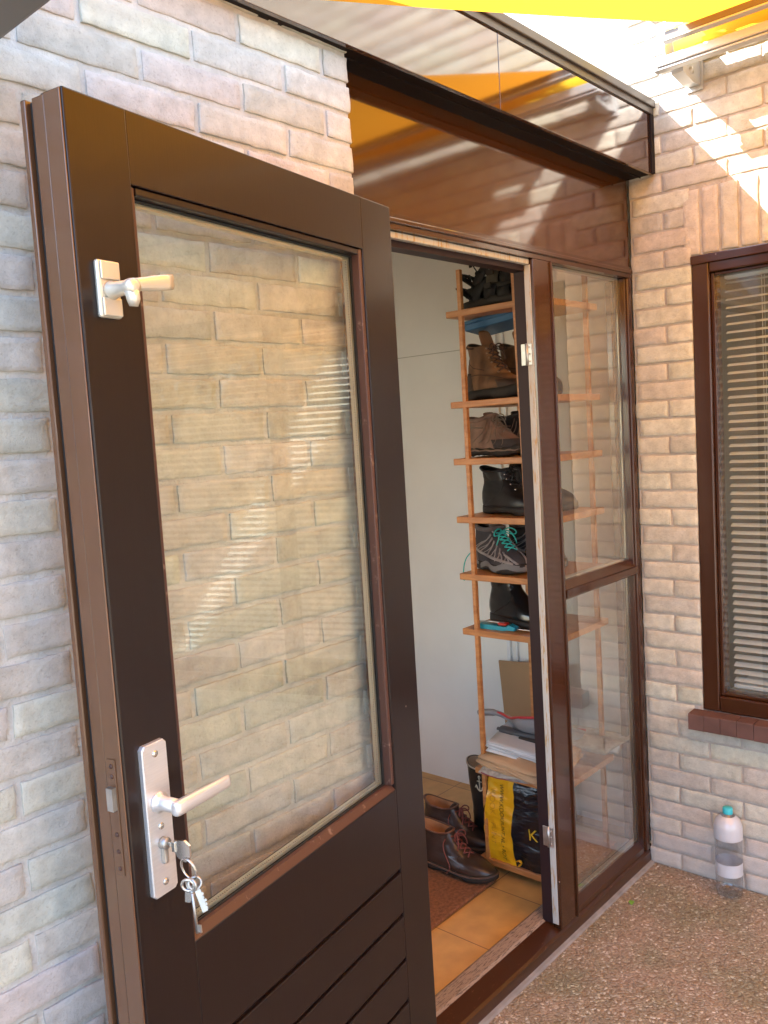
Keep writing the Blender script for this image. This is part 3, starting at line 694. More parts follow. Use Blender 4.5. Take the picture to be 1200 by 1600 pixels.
o = MB(); o.prism([(1.59, 2.80), (1.66, 2.82), (1.70, 2.76), (1.69, 2.66), (1.60, 2.65), (1.575, 2.70)], YA0 + .003, YA0 - .006, 'y'); apart(o, "end_plate", M_AWG)
o = MB(); o.box(1.46, 1.50, YA0 - .052, YA0 - .01, 2.742, 2.772, .004); apart(o, "end_cap", M_AWG)
for yy in (-.205, -1.7, -3.1):
    o = MB(); o.box(XR - .006, XR - .001, yy - .055, yy, 2.605, 2.76, .002); o.prism([(1.60, 2.628), (1.60, 2.65), (XR - .006, 2.70), (XR - .006, 2.62), (1.68, 2.615)], yy - .046, yy - .010, 'y')
    o.lathe([(.011, 0), (.011, .05)], 12, Matrix.Translation((1.66, yy - .002, 2.645)) @ Matrix.Rotation(PI / 2, 4, 'X')); apart(o, "wall_bracket", M_AWG)
o = MB(); o.box(-.555, -.481, YA1, -.064, 2.150, 2.222, .008); apart(o, "front_bar", mat("backlit_front_bar", (.16, .16, .16), .5))  # darker than the other rails: its backlit shade is put into the colour
for yy in (-.75, -2.8):
    o = MB(); o.box(-.01, .01, -.02, .02, 0, 1)
    a_ = Vector((1.60, yy, 2.655)); e_ = Vector((.72, yy - (.42 if yy > -1.5 else -.42), 2.39)); b_ = Vector((-.44, yy, 2.18)); 
    o = MB(); o.tube([a_, e_], .018, 10); o.tube([e_, b_], .016, 10); apart(o, "folding_arm", M_AWG)

# ------------------------------------------------------------------ shoe rack
SH = [1.978, 1.675, 1.482, 1.283, 1.085, .891, .396, .070]
rk = thing("shoe_rack", "tall narrow orange pine rack of shelves just inside the doorway", "shoe rack", (1.3, .45, .03))
OR = Vector((1.3, .45, .03))
def rpart(mb, name, m_, **kw):
    mb.v = [tuple(Vector(p_) - OR) for p_ in mb.v]; return mb.build(name, m_, rk, **kw)
RX1 = 1.66
for z in SH:
    yy = .463 if z > .5 else .44
    o = MB(); o.box(1.298, RX1, .092, yy, z - .011, z + .011, .0025); rpart(o, "shelf", M_RACK)
for (x, y, lean) in ((1.306, .405, .0), (1.306, .192, 0.), (RX1 - .02, .405, 0), (RX1 - .02, .125, 0)):
    o = MB(); yb_ = y - .028 if y == .192 else y
    o.loft([[(x - .0072, q - .0072, z), (x + .0072, q - .0072, z), (x + .0072, q + .0072, z), (x - .0072, q + .0072, z)] for q, z in ((yb_, .031), (y, 2.12 if y > .3 else 2.09))], smooth=False)
    # posts stand proud of the shelf edges
    rpart(o, "post", M_RACK)

# ------------------------------------------------------------------ shoes
def interp(tab, z):
    if z <= tab[0][0]: return tab[0][1:]
    for a, b_ in zip(tab[:-1], tab[1:]):
        if z <= b_[0]:
            q = (z - a[0]) / (b_[0] - a[0]); q = q * q * (3 - 2 * q) if False else q
            return tuple(p_ + (r_ - p_) * q for p_, r_ in zip(a[1:], b_[1:]))
    return tab[-1][1:]
def foot_w(s):
    T = [(0, .70), (.1, .80), (.25, .80), (.4, .80), (.55, .92), (.7, 1.0), (.8, .98), (.9, .90), (1.0, .75)]
    return interp([(a, b_) for a, b_ in T], s)[0]
class Shoe:
    """heel at the origin, toe along +x; rings of the upper rise from the sole"""
    def __init__(s, L_=.29, Wd=.10, prof=None, sole=.028, slope=0.0, seed=1, n=36, m=26, wr=.0012, dip=.012):
        s.L, s.W, s.prof, s.sole, s.n, s.m = L_, Wd, prof, sole, n, m; s.H = prof[-1][0]; s.slope = slope; s.seed = seed; s.wr = wr; s.dip = dip
    def at(s, z, a):
        f, b_, wd = interp(s.prof, z); f *= s.L; b_ *= s.L
        c = (f + b_) / 2; h = (f - b_) / 2
        ca, sa = math.cos(a), math.sin(a)
        x = c + h * math.copysign(abs(ca) ** .85, ca)
        hw = s.W / 2 * wd * foot_w(max(0, min(1, x / s.L)))
        y = hw * math.copysign(abs(sa) ** .8, sa)
        zz = s.sole + z + s.slope * (z / s.H) * (c - x) - s.dip * (z / s.H) ** 3 * sa * sa
        nn = noise.noise(Vector((x * 38, y * 38 + s.seed, zz * 38))) * s.wr + noise.noise(Vector((x * 90, y * 90 + s.seed, zz * 90))) * s.wr * .5
        d = Vector((ca, sa, 0))
        return Vector((x, y, zz)) + d * nn
    def upper(s, name, m_, parent, subd=1):
        o = MB(); rings = []
        for i in range(s.m + 1):
            z = s.H * i / s.m
            rings.append([s.at(z, 2 * PI * j / s.n) for j in range(s.n)])
        c = [sum((p_ for p_ in rings[-1]), Vector()) / s.n]
        def shrink(r, k, dz): return [c[0] + (p_ - c[0]) * k + Vector((0, 0, dz)) for p_ in r]
        rings += [shrink(rings[s.m], .97, .0025), shrink(rings[s.m], .91, 0)]
        o.loft(rings, True, False); up = o.build(name, m_, parent, subd=subd)
        o = MB(); q = MB(); r1 = shrink(rings[s.m], .915, -.001); r2 = shrink(rings[s.m], .86, -.03); r3 = shrink(rings[s.m], .8, -min(.06, s.H * .6))
        o.loft([r1, r2, r3], False, True); s.lin = o
        return up
    def solemb(s, grow=.004, heel=0., jag=0.):
        o = MB(); rings = []
        N_ = 48
        for (z, g_) in ((0, -.002), (.003, grow), (s.sole * .7, grow), (s.sole + .003, grow * .6), (s.sole + .004, -.006)):
            r_ = []
            for j in range(N_):
                a = 2 * PI * j / N_; ca, sa = math.cos(a), math.sin(a)
                x = s.L / 2 + (s.L / 2 + g_) * math.copysign(abs(ca) ** .85, ca)
                y = (s.W / 2 * foot_w(max(0, min(1, x / s.L))) + g_) * math.copysign(abs(sa) ** .8, sa)
                zz = z + .010 * max(0, (x / s.L - .78) / .22) ** 2
                if heel and z < .004 and .30 < x / s.L < .72: zz += heel
                if jag and z > s.sole * .8: zz += jag * (abs(((x / s.L * 9) % 1) - .5) - .2)
                if jag and z < .004: zz += jag * .35 * ((j % 2))
                r_.append(Vector((x, y, zz)))
            rings.append(r_)
        return o.loft(rings, True, True, True) or o
def laces(sh, z0, z1, n, half=.014, r=.0016, bow=0., crossed=True, puff=.003):
    o = MB()
    zz = [z0 + (z1 - z0) * i / (n - 1) for i in range(n)]
    def P(z, y):
        f = interp(sh.prof, z)[0] * sh.L
        # step back along the ring until the lateral offset fits
        best = min((abs(abs(sh.at(z, a).y) - abs(y)), a) for a in [k * .03 for k in range(0, 40)])[1]
        p_ = sh.at(z, best if y >= 0 else -best)
        d = Vector((math.cos(best), math.sin(best) * (1 if y >= 0 else -1) * .4, .7)).normalized()
        return p_ + d * puff
    for i in range(n - 1):
        for sgn in (-1, 1):
            a = P(zz[i], half * sgn); b_ = P(zz[i + 1], -half * sgn) if crossed else P(zz[i], -half * sgn)
            mid = (a + b_) / 2 + Vector((.6, 0, .8)).normalized() * .005
            o.tube([a, mid, b_], r, 6, smooth_path=1)
    if bow:
        c = P(z1, 0) + Vector((.004, 0, .003))
        for sgn in (-1, 1):
            o.tube([c, c + Vector((.008, sgn * bow * .4, .014)), c + Vector((.016, sgn * bow * .95, .004)), c + Vector((.018, sgn * bow, -.012)), c + Vector((.010, sgn * bow * .55, -.010)), c], r, 6, smooth_path=2)
            o.tube([c, c + Vector((.014, sgn * bow * .4, .004)), c + Vector((.026, sgn * bow * .7, -.018)), c + Vector((.024, sgn * bow * .9, -.042))], r, 6, smooth_path=2)
    return o
def eyelets(sh, z0, z1, n, half, m_, parent, rr=.003):
    for i in range(n):
        z = z0 + (z1 - z0) * i / (n - 1)
        for sgn in (-1, 1):
            o = MB()
            best = min((abs(abs(sh.at(z, a).y) - half), a) for a in [k * .03 for k in range(0, 44)])[1]
            p_ = sh.at(z, sgn * best); nrm = Vector((math.cos(best), sgn * math.sin(best), .5)).normalized()
            o.lathe([(rr, -.001), (rr, .0015), (rr * .5, .002)], 10, Matrix.Translation(p_) @ nrm.to_track_quat('Z', 'Y').to_matrix().to_4x4())
            o.build("eyelet", m_, parent)
def strip(sh, pts):
    """raised band that follows the upper: pts = (z, angle)"""
    P = []
    for (a, b_) in zip(pts[:-1], pts[1:]):
        for q in range(6):
            P.append(sh.at(a[0] + (b_[0] - a[0]) * q / 6, a[1] + (b_[1] - a[1]) * q / 6))
    P.append(sh.at(*pts[-1]))
    return P

TOE = -PI / 2   # toes towards the doorway
BOOT = [(0, 1.0, 0, 1), (.012, .995, -.012, 1.03), (.026, .965, -.018, 1.01), (.038, .90, -.016, .97), (.048, .80, -.008, .94), (.056, .72, .002, .90), (.068, .655, .018, .85), (.082, .59, .035, .79), (.098, .53, .045, .76), (.118, .49, .035, .80), (.130, .48, .025, .84), (.135, .475, .03, .83)]
LOW = [(0, 1.0, 0, 1), (.010, .995, -.01, 1.02), (.022, .965, -.014, 1.0), (.034, .90, -.012, .97), (.044, .80, -.005, .94), (.052, .71, .002, .90), (.062, .64, .012, .84), (.074, .57, .025, .76), (.084, .53, .03, .72), (.090, .52, .03, .72)]
MID = [(0, 1.0, 0, 1), (.010, .995, -.01, 1.02), (.024, .965, -.014, 1.0), (.036, .90, -.012, .97), (.046, .80, -.005, .94), (.056, .71, .002, .90), (.068, .64, .010, .86), (.084, .575, .018, .80), (.098, .53, .02, .76), (.108, .52, .015, .76)]

def leather(name, c, rough=.45, var=.3, bump=.35, bs=70, coat=0.): return mat(name, c, rough, var=var, var_scale=18, bump=bump, bump_scale=bs, bump_dist=.0015, coat=coat)
M_HIKE = leather("brown_nubuck", (.17, .088, .042), .75, .5, .6, 40); M_HIKE2 = leather("tan_tongue", (.20, .10, .05), .75)
M_HIKED = leather("dark_brown_rand", (.05, .027, .016), .6, .4)
M_SOLEB = mat("dark_rubber_sole", (.022, .017, .014), .7, bump=.3, bump_scale=120)
M_LACEB = mat("dark_brown_lace", (.05, .025, .018), .8)
M_TRAIL = leather("taupe_suede", (.24, .15, .11), .8); M_TRAIL2 = leather("dark_grey_suede", (.045, .035, .033), .8)
M_SOLET = mat("taupe_rubber", (.21, .15, .11), .75, bump=.2, bump_scale=120)
M_BLK = leather("black_leather", (.012, .011, .012), .42, bump=.3); M_BLKS = leather("black_smooth_leather", (.010, .011, .013), .22, bump=.45, bs=26)
M_GREY = leather("grey_suede", (.15, .125, .122), .8); M_GREYL = mat("light_grey_overlay", (.33, .295, .285), .7, var=.15, var_scale=40)
M_MESH = mat("dark_mesh_fabric", (.060, .052, .056), .9, bump=.6, bump_scale=300)
M_SOLEG = mat("grey_midsole", (.20, .19, .19), .7)
M_TURQ = mat("turquoise_lace", (.05, .52, .47), .7)
M_LINING = mat("dark_lining", (.03, .025, .022), .9); M_TAN = leather("tan_lining", (.42, .21, .095), .7)
M_OX = leather("dark_brown_leather", (.046, .025, .019), .36, bump=.35, bs=45, coat=.12); M_LACER = mat("red_brown_lace", (.20, .055, .045), .8)
M_METAL = mat("eyelet_metal", (.35, .28, .20), .35, .9)

def hiking_boot(label, loc, rz, seed):
    t_ = thing("hiking_boot", label, "boot", loc, rz, "brown hiking boots")
    s = Shoe(.30, .112, [(z * 1.20 if z > .06 else z, *r_) for z, *r_ in BOOT], .032, .12, seed, wr=.0022)
    s.upper("upper", M_HIKE, t_); s.lin.build("lining", M_LINING, t_, subd=1)
    s.solemb(.006, .009, .0).build("sole", M_SOLEB, t_)
    o = MB()      # rubber rand and tongue
    top = s.sole + s.H
    for yy in (0,):
        o.loft([[Vector((.138 - .012 * k, .027 * math.cos(a) * (1 if k < 4 else .85), top - .05 + .024 * k)) + Vector((.006 * math.sin(a), 0, 0)) for a in [2 * PI * j / 12 for j in range(12)]] for k in range(5)])
    o.build("tongue", M_HIKE2, t_, subd=1)
    o = laces(s, .062, .145, 6, .020, .0024, .03, puff=.004); o.build("laces", M_LACEB, t_)
    eyelets(s, .062, .150, 6, .022, M_METAL, t_, .0036)
    o = MB()
    for sg in (-1, 1):
        o.tube(strip(s, [(.02, sg * 2.9), (.05, sg * 2.2), (.055, sg * 1.6), (.05, sg * 1.0), (.03, sg * .5)]), .0012, 6)
        o.tube(strip(s, [(.12, sg * 3.0), (.10, sg * 2.3), (.08, sg * 1.8), (.07, sg * 1.2)]), .0012, 6)
        o.tube(strip(s, [(.158, sg * 3.1), (.154, sg * 2.3), (.158, sg * 1.5)]), .003, 6)
    o.build("stitching", M_LACEB, t_)
    for nm, cen, wid, zz_ in (("toe_bumper", 0, 1.0, (.002, .012, .024, .032)), ("heel_counter", PI, 1.15, (.002, .02, .045, .062))):
        o = MB(); o.loft([[s.at(z, cen + a) + Vector((math.cos(cen + a), math.sin(cen + a), 0)) * .0022 for a in [-wid + 2 * wid * j / 16 for j in range(17)]] + [s.at(z, cen + a) * .99 for a in [wid - 2 * wid * j / 16 for j in range(17)]] for z in zz_]); o.build(nm, M_HIKED, t_)
    return t_
hiking_boot("worn brown hiking boot with its tongue up, front of the pair under the blue lid", (1.45, .478, SH[1] + .0115), TOE - .40, 1)
hiking_boot("brown hiking boot at the back of the pair under the blue lid", (1.575, .43, SH[1] + .0115), TOE - .34, 5)
# blue lid on the boots
o = MB(); o.box(-.075, .075, -.115, .115, -.016, .016, .005); o.box(-.082, .082, -.122, .122, .004, .0165, .003)
bb = o.build("box_lid", mat("blue_plastic_lid", (.035, .13, .27), .45))
bb.location = (1.455, .335, 1.948); bb.rotation_euler = (R(-7), R(4), R(8))
tag(bb, "blue plastic box lid lying on top of the hiking boots", "box lid")

def trail_shoe(label, loc, rz, seed, m_up, m_ov):
    t_ = thing("trail_shoe", label, "shoe", loc, rz, "brown trail shoes")
    s = Shoe(.29, .104, [(z * 1.22 if z > .05 else z, *r_) for z, *r_ in LOW], .026, -.05, seed)
    s.upper("upper", m_up, t_); s.lin.build("lining", M_LINING, t_, subd=1)
    s.solemb(.005, .006, .012).build("sole", M_SOLEB, t_)
    o = MB(); rr_ = [s.at(.0, 2 * PI * j / 60) for j in range(60)]
    o.tube([Vector((p_.x * 1.012 - .002, p_.y * 1.06, s.sole - .006 + .008 * (abs(((j / 4.2) % 1) - .5)))) for j, p_ in enumerate(rr_)], .0036, 6, closed=True); o.build("sole_trim", M_SOLET, t_)
    o = MB(); o.loft([[s.at(z, a) + Vector((math.cos(a), math.sin(a), .2)) * .0022 for a in [-1.15 + 2.3 * j / 14 for j in range(15)]] + [s.at(z, a) * .995 for a in [1.15 - 2.3 * j / 14 for j in range(15)]] for z in (.004, .014, .024, .031)]); o.build("toe_cap", m_ov, t_)
    o = MB()
    for sg in (-1, 1):
        for q in range(5):
            z1_ = .052 + .012 * q
            o.tube(strip(s, [(.012 + .004 * q, sg * (.85 + .27 * q)), (.035 + .007 * q, sg * (.62 + .16 * q)), (z1_, sg * (.50 + .04 * q))]), .0030, 6, flat=.5)
        o.tube(strip(s, [(.008, sg * 3.0), (.05, sg * 2.75), (.085, sg * 2.2), (.075, sg * 1.2)]), .0032, 6)
    o.build("overlay", m_ov if m_up is M_TRAIL2 else M_SOLET, t_)
    o = MB(); o.tube([s.at(s.H, 2 * PI * j / 40) + Vector((0, 0, .002)) for j in range(40)], .0075, 8, closed=True); o.build("collar", m_up, t_)
    o = MB(); xt = interp(s.prof, s.H)[0] * s.L
    o.loft([[Vector((xt - .004 - .010 * k, .026 * math.cos(a), s.sole + s.H - .022 + .013 * k)) + Vector((.0055 * math.sin(a), 0, .003 * math.sin(a))) for a in [2 * PI * j / 12 for j in range(12)]] for k in range(4)]); o.build("tongue", m_up, t_, subd=1)
    laces(s, .052, .098, 6, .017, .0018, .026).build("laces", M_SOLET if m_up is M_TRAIL else M_LACEB, t_)
    return t_
trail_shoe("taupe brown trail shoe with laced front, foremost on the third shelf", (1.45, .497, SH[2] + .0115), TOE - .36, 2, M_TRAIL, M_TRAIL2)
trail_shoe("dark trail shoe tucked behind the taupe one on the third shelf", (1.58, .47, SH[2] + .0115), TOE - .36, 9, M_TRAIL2, M_TRAIL)

def ankle_boot(label, loc, rz, seed, m_, sc_z=1.15, collar=False, lace=True):
    t_ = thing("ankle_boot", label, "boot", loc, rz, "black ankle boots")
    s = Shoe(.285, .106, [(z * sc_z if z > .05 else z, *r_) for z, *r_ in BOOT[:-1]] + [(BOOT[-1][0] * sc_z, .47, -.005, .84)], .024, .05, seed, wr=.002)
    s.upper("upper", m_, t_); s.lin.build("lining", M_LINING, t_, subd=1)
    s.solemb(.003, .010).build("sole", M_SOLEB, t_)
    if lace:
        laces(s, .065, .13, 5, .018, .0018, .024).build("laces", M_BLK, t_); eyelets(s, .065, .135, 5, .021, M_CHROME, t_, .0028)
    o = MB()
    for sg in (-1, 1):
        o.tube(strip(s, [(.004, sg * 2.3), (.05, sg * 1.5), (.085, sg * .95), (.12, sg * .8)]), .0013, 6)
    o.tube([s.at(s.H, 2 * PI * j / 40) for j in range(40)], .0045, 8, closed=True)
    o.build("seam", m_, t_)
    return t_
ankle_boot("matt black lace up ankle boot on the fourth shelf", (1.445, .442, SH[3] + .0115), TOE - .26, 3, M_BLK, 1.0)
ankle_boot("second black ankle boot, behind the first on the fourth shelf", (1.57, .40, SH[3] + .0115), TOE - .2, 6, M_BLK, 1.0)

def walking_shoe(label, loc, rz, seed):
    t_ = thing("walking_shoe", label, "shoe", loc, rz, "grey walking shoes with turquoise laces")
    s = Shoe(.285, .106, [(z * 1.18 if z > .05 else z, *r_) for z, *r_ in MID], .026, .06, seed)
    s.upper("upper", M_MESH, t_); s.lin.build("lining", M_LINING, t_, subd=1)
    s.solemb(.006, .006, .0).build("sole", M_SOLEB, t_)
    o = MB(); rings = []
    for (z, g_) in ((.010, .0045), (.014, .0065), (.024, .0065), (.032, .0045)):
        rings.append([Vector((p_.x + math.cos(2 * PI * j / 60) * g_, p_.y + math.sin(2 * PI * j / 60) * g_, z + .006 * math.sin(p_.x * 60) + .008 * max(0, (p_.x / s.L - .8) / .2))) for j, p_ in enumerate([s.at(0, 2 * PI * j / 60) for j in range(60)])])
    o.loft(rings, False, False); o.build("midsole", M_SOLEG, t_)
    o = MB()
    for sg in (-1, 1):
        for q in range(6):
            zt_ = .050 + .012 * q; at_ = .55 + .06 * q
            o.tube(strip(s, [(.010 + .006 * q, sg * (.75 + .30 * q)), (zt_, sg * at_)]), .0046, 6, flat=.5)
            o.tube(strip(s, [(.012 + .006 * q, sg * (1.0 + .29 * q)), (zt_ - .004, sg * at_)]), .0030, 6, flat=.5)
        o.tube(strip(s, [(.012, sg * .55), (.022, sg * 1.0), (.028, sg * 1.5), (.04, sg * 2.1), (.065, sg * 2.8)]), .0052, 6)
        o.tube(strip(s, [(.010, sg * .3), (.024, sg * .5), (.042, sg * .62)]), .004, 6)
    o.build("overlay", M_GREYL, t_)
    o = MB()
    o.loft([[s.at(z, a) + Vector((math.cos(a), math.sin(a), 0)) * .002 for a in [PI - 1.0 + 2.0 * j / 14 for j in range(15)]] + [s.at(z, a) * .99 for a in [PI + 1.0 - 2.0 * j / 14 for j in range(15)]] for z in (.004, .02, .04, .055)]); o.build("heel_counter", M_GREY, t_)
    o = MB(); o.tube([s.at(s.H, 2 * PI * j / 40) + Vector((0, 0, .002)) for j in range(40)], .0085, 8, closed=True); o.build("collar", M_GREY, t_)
    o = MB(); xt = interp(s.prof, s.H)[0] * s.L
    o.loft([[Vector((xt - .004 - .010 * k, .028 * math.cos(a), s.sole + s.H - .026 + .014 * k)) + Vector((.006 * math.sin(a), 0, .003 * math.sin(a))) for a in [2 * PI * j / 12 for j in range(12)]] for k in range(4)]); o.build("tongue", M_GREYL, t_, subd=1)
    laces(s, .052, .11, 6, .019, .0024, .045, puff=.005).build("laces", M_TURQ, t_)
    o = MB(); o.tube([(-.006, 0, s.sole + s.H - .004), (-.014, 0, s.sole + s.H + .008), (-.016, .003, s.sole + s.H - .004), (-.008, 0, s.sole + s.H - .014)], .0018, 6, smooth_path=2)
    o.build("pull_loop", M_TURQ, t_)
    return t_
ws1 = walking_shoe("grey walking shoe with turquoise laces, foremost on the fifth shelf", (1.46, .490, SH[4] + .0115), TOE - .42, 4)
o = MB(); o.tube([(-.01, -.03, .05), (-.022, -.045, .03), (-.030, -.052, -.005), (-.030, -.053, -.045), (-.026, -.053, -.052)], [.0022, .0022, .0024, .0042, .0016], 6, smooth_path=2); o.build("hanging_lace", M_TURQ, ws1)
walking_shoe("grey turquoise laced walking shoe standing behind its twin", (1.58, .43, SH[4] + .0115), TOE - .34, 8)

# shiny black ankle boot on the sixth shelf
ankle_boot("shiny black leather boot behind the teal staple gun", (1.47, .452, SH[5] + .0115), TOE - .25, 12, M_BLKS, 1.06, lace=False)

# teal tool on the sixth shelf
tg = thing("staple_gun", "teal staple gun with a red button lying on the sixth shelf", "tool", (1.335, .42, SH[5] + .0115), TOE + .04)
o = MB(); o.prism([(0, 0), (.11, 0), (.122, .003), (.15, .003), (.155, .014), (.13, .022), (.118, .014), (.01, .017), (0, .012)], -.014, .014, 'y'); o.build("body", mat("teal_plastic", (.02, .33, .45), .35), tg)
o = MB(); o.tube([(.005, 0, .021), (.06, 0, .026), (.105, 0, .024)], .0035, 8, smooth_path=1); o.build("lever", M_STEEL, tg)
o = MB(); o.box(.085, .118, -.012, .012, .0172, .026, .003); o.build("button", mat("red_plastic", (.5, .035, .02), .4), tg)
o = MB(); o.box(.151, .205, -.003, .003, .006, .011, .001); o.build("blade", M_CHROME, tg)

# sandals on the top shelf
M_STRAP = mat("black_webbing", (.010, .010, .011), .75, bump=.4, bump_scale=250); M_OLIVE = mat("olive_grey_strap", (.075, .066, .048), .8, var=.2, var_scale=30)
def sandal(label, loc, rz, ml, rx=0., olive=True):
    t_ = thing("sandal", label, "sandal", loc, rz, "black sandals"); t_.rotation_euler = (rx, 0, rz)
    s = Shoe(.285, .104, LOW, .026); s.solemb(.002, .006).build("sole", M_SOLEB, t_)
    def arch(x, hgt, wd, lean, mname, m_, dip=0.):
        P = []
        for k_ in range(13):
            a = PI * k_ / 12; hw = s.W / 2 * foot_w(x / s.L) * .98
            P.append((x + lean * math.sin(a), hw * math.cos(a), .024 + hgt * math.sin(a) ** .8))
        o = MB(); rings = []
        for k_, p_ in enumerate(P):
            q = Vector(p_); nrm = Vector((0, math.cos(PI * k_ / 12), math.sin(PI * k_ / 12)))
            rings.append([q + Vector((wd, 0, 0)) + nrm * .002, q - Vector((wd, 0, 0)) + nrm * .002, q - Vector((wd, 0, 0)) - nrm * .002, q + Vector((wd, 0, 0)) - nrm * .002])
        o.loft(rings); return o.build(mname, m_, t_)
    arch(.215, .042, .026, -.012, "toe_strap", M_STRAP); arch(.15, .062, .024, .004, "instep_strap", M_OLIVE if olive else M_STRAP); arch(.075, .080, .022, .05, "ankle_strap", M_STRAP)
    o = MB(); o.tube([(.07, .036, .03), (.02, .032, .062), (-.008, .018, .078), (-.012, 0, .08), (-.008, -.018, .078), (.02, -.032, .062), (.07, -.036, .03)], .016, 8, flat=.3, smooth_path=2); o.build("heel_strap", M_STRAP, t_)
    o = MB(); o.box(.135, .165, -.056, -.050, .055, .073, .002); o.build("buckle", M_LINING, t_)
    o = MB(); o.tube([(.11, -.02, .10), (.095, -.03, .122), (.08, -.03, .118), (.088, -.022, .10)], .006, 6, flat=.35, smooth_path=2); o.build("strap_end", M_STRAP, t_)
    o = MB(); o.tube([(.05, .0, .085), (.04, -.01, .112), (.034, -.012, .122), (.03, -.004, .10)], .006, 6, flat=.35, smooth_path=2); o.build("strap_end", M_STRAP, t_)
    return t_
sandal("black strapped sandal lying flat, lowest of the sandals on the top shelf", (1.385, .442, SH[0] + .0115), TOE - .12, M_STRAP, 0., False)
sandal("olive strapped black sandal stacked on another on the top shelf", (1.395, .438, SH[0] + .058), TOE - .10, M_STRAP, R(4))
sandal("black sandal standing behind the stacked pair on the top shelf", (1.49, .44, SH[0] + .0115), TOE - .06, M_STRAP)

# ------------------------------------------------------------------ papers, bag and dustpan at the bottom of the rack
bag = thing("shopping_bag", "black and yellow carrier bag stuffed with paper, printed with a web address", "bag", (1.36, .29, SH[7] + .0115))
M_BAGB = mat("black_bag_plastic", (.010, .011, .016), .25, bump=.9, bump_scale=22, bump_dist=.008, stretch=(1, .5, 2.2))
M_BAGY = mat("yellow_bag_plastic", (.80, .40, .012), .28, bump=.6, bump_scale=20, bump_dist=.006, stretch=(1, .6, 1.8))
BZ = .305
def bag_front(y, z):   # x of the front face, local; y from .12 to -.14
    q = z / BZ
    return -.052 - .012 * math.sin(PI * min(1, q)) + .010 * noise.noise(Vector((y * 14, z * 12, 1))) + .004 * noise.noise(Vector((y * 45, z * 50, 4)))
def bag_edge(z): q = z / BZ; return .112 + .014 * math.sin(q * 5.2) * (1 - q * .3) + .006 * noise.noise(Vector((z * 30, 0, 2)))
o = MB(); split = .43
def yat(u, z): return bag_edge(z) + u * (-.145 - bag_edge(z))
def crease(z): return .004 * math.sin(z * 95 + 1)
o.grid(lambda u, v: (bag_front(yat(u * split, v * BZ), v * BZ), yat(u * split, v * BZ) , v * BZ), 18, 40); o.build("yellow_panel", M_BAGY, bag, recalc=False)
o = MB(); o.grid(lambda u, v: (bag_front(yat(split + u * (1 - split), v * BZ), v * BZ) + .0006 - .004 * math.sin(PI * u), yat(split + u * (1 - split), v * BZ), v * BZ), 18, 40)
o.grid(lambda u, v: (bag_front(yat(0, v * BZ), v * BZ) + .13 * u, yat(0, v * BZ) + .006 * math.sin(u * 9 + v * 14), v * BZ), 10, 30)
o.grid(lambda u, v: (bag_front(-.145, v * BZ) + .13 * u, -.145 + .006 * math.sin(u * 9 + v * 14), v * BZ), 10, 30)
o.grid(lambda u, v: (.075 + .004 * math.sin(v * 20), yat(0, v * BZ) + u * (-.145 - yat(0, v * BZ)), v * BZ), 6, 20)
o.build("black_panel", M_BAGB, bag, recalc=False)
def text_mesh(txt, size, fn, name, m_, parent, ext=.0, align='CENTER', shear=0.):
    cu = bpy.data.curves.new(name, 'FONT'); cu.body = txt; cu.size = size; cu.align_x = align; cu.align_y = 'CENTER'; cu.shear = shear
    ob = bpy.data.objects.new(name, cu); COL.objects.link(ob)
    bpy.context.view_layer.update(); dg = bpy.context.evaluated_depsgraph_get()
    me = bpy.data.meshes.new_from_object(ob.evaluated_get(dg)); bpy.data.objects.remove(ob)
    bm = bmesh.new(); bm.from_mesh(me)
    bmesh.ops.triangulate(bm, faces=bm.faces)
    bmesh.ops.subdivide_edges(bm, edges=bm.edges, cuts=1)
    for v in bm.verts: v.co = Vector(fn(v.co.x, v.co.y))
    bm.to_mesh(me); bm.free(); me.materials.clear(); me.materials.append(m_)
    o = bpy.data.objects.new(name, me); COL.objects.link(o); o.parent = parent
    return o
M_INK = mat("black_print", (.03, .018, .008), .4); M_INKO = mat("ochre_print", (.58, .27, .01), .4); M_INKY = mat("yellow_print", (.75, .48, .03), .4); M_INKW = mat("pale_print", (.62, .58, .45), .5)
# rotated a quarter turn clockwise: letters read downwards
def onbag(yc, zc): return lambda a, b_: (bag_front(yc - b_, zc - a) - .0022, yc - b_, zc - a)
text_mesh("WWW.KOOKPUNT.NL \u2022 ROT", .0205, onbag(.044, .150), "print", M_INK, bag, shear=.15)
text_mesh("KOOK", .030, onbag(.080, .215), "print", M_INKO, bag); text_mesh("PUNT", .030, onbag(.084, .100), "print", M_INKO, bag)
def onbag2(yc, zc): return lambda a, b_: (bag_front(yc - a, zc + b_) - .0062, yc - a, zc + b_)
text_mesh("K", .058, onbag2(-.080, .135), "print", M_INKY, bag)
o = MB(); o.tube([(bag_front(-.02, .02) - .004, -.005, .02), (bag_front(-.02, .03) - .012, -.022, .034), (bag_front(-.02, .02) - .010, -.03, .022), (bag_front(-.02, .01) - .006, -.012, .006)], .006, 6, flat=.4, smooth_path=2); o.build("strap_fold", M_BAGY, bag)

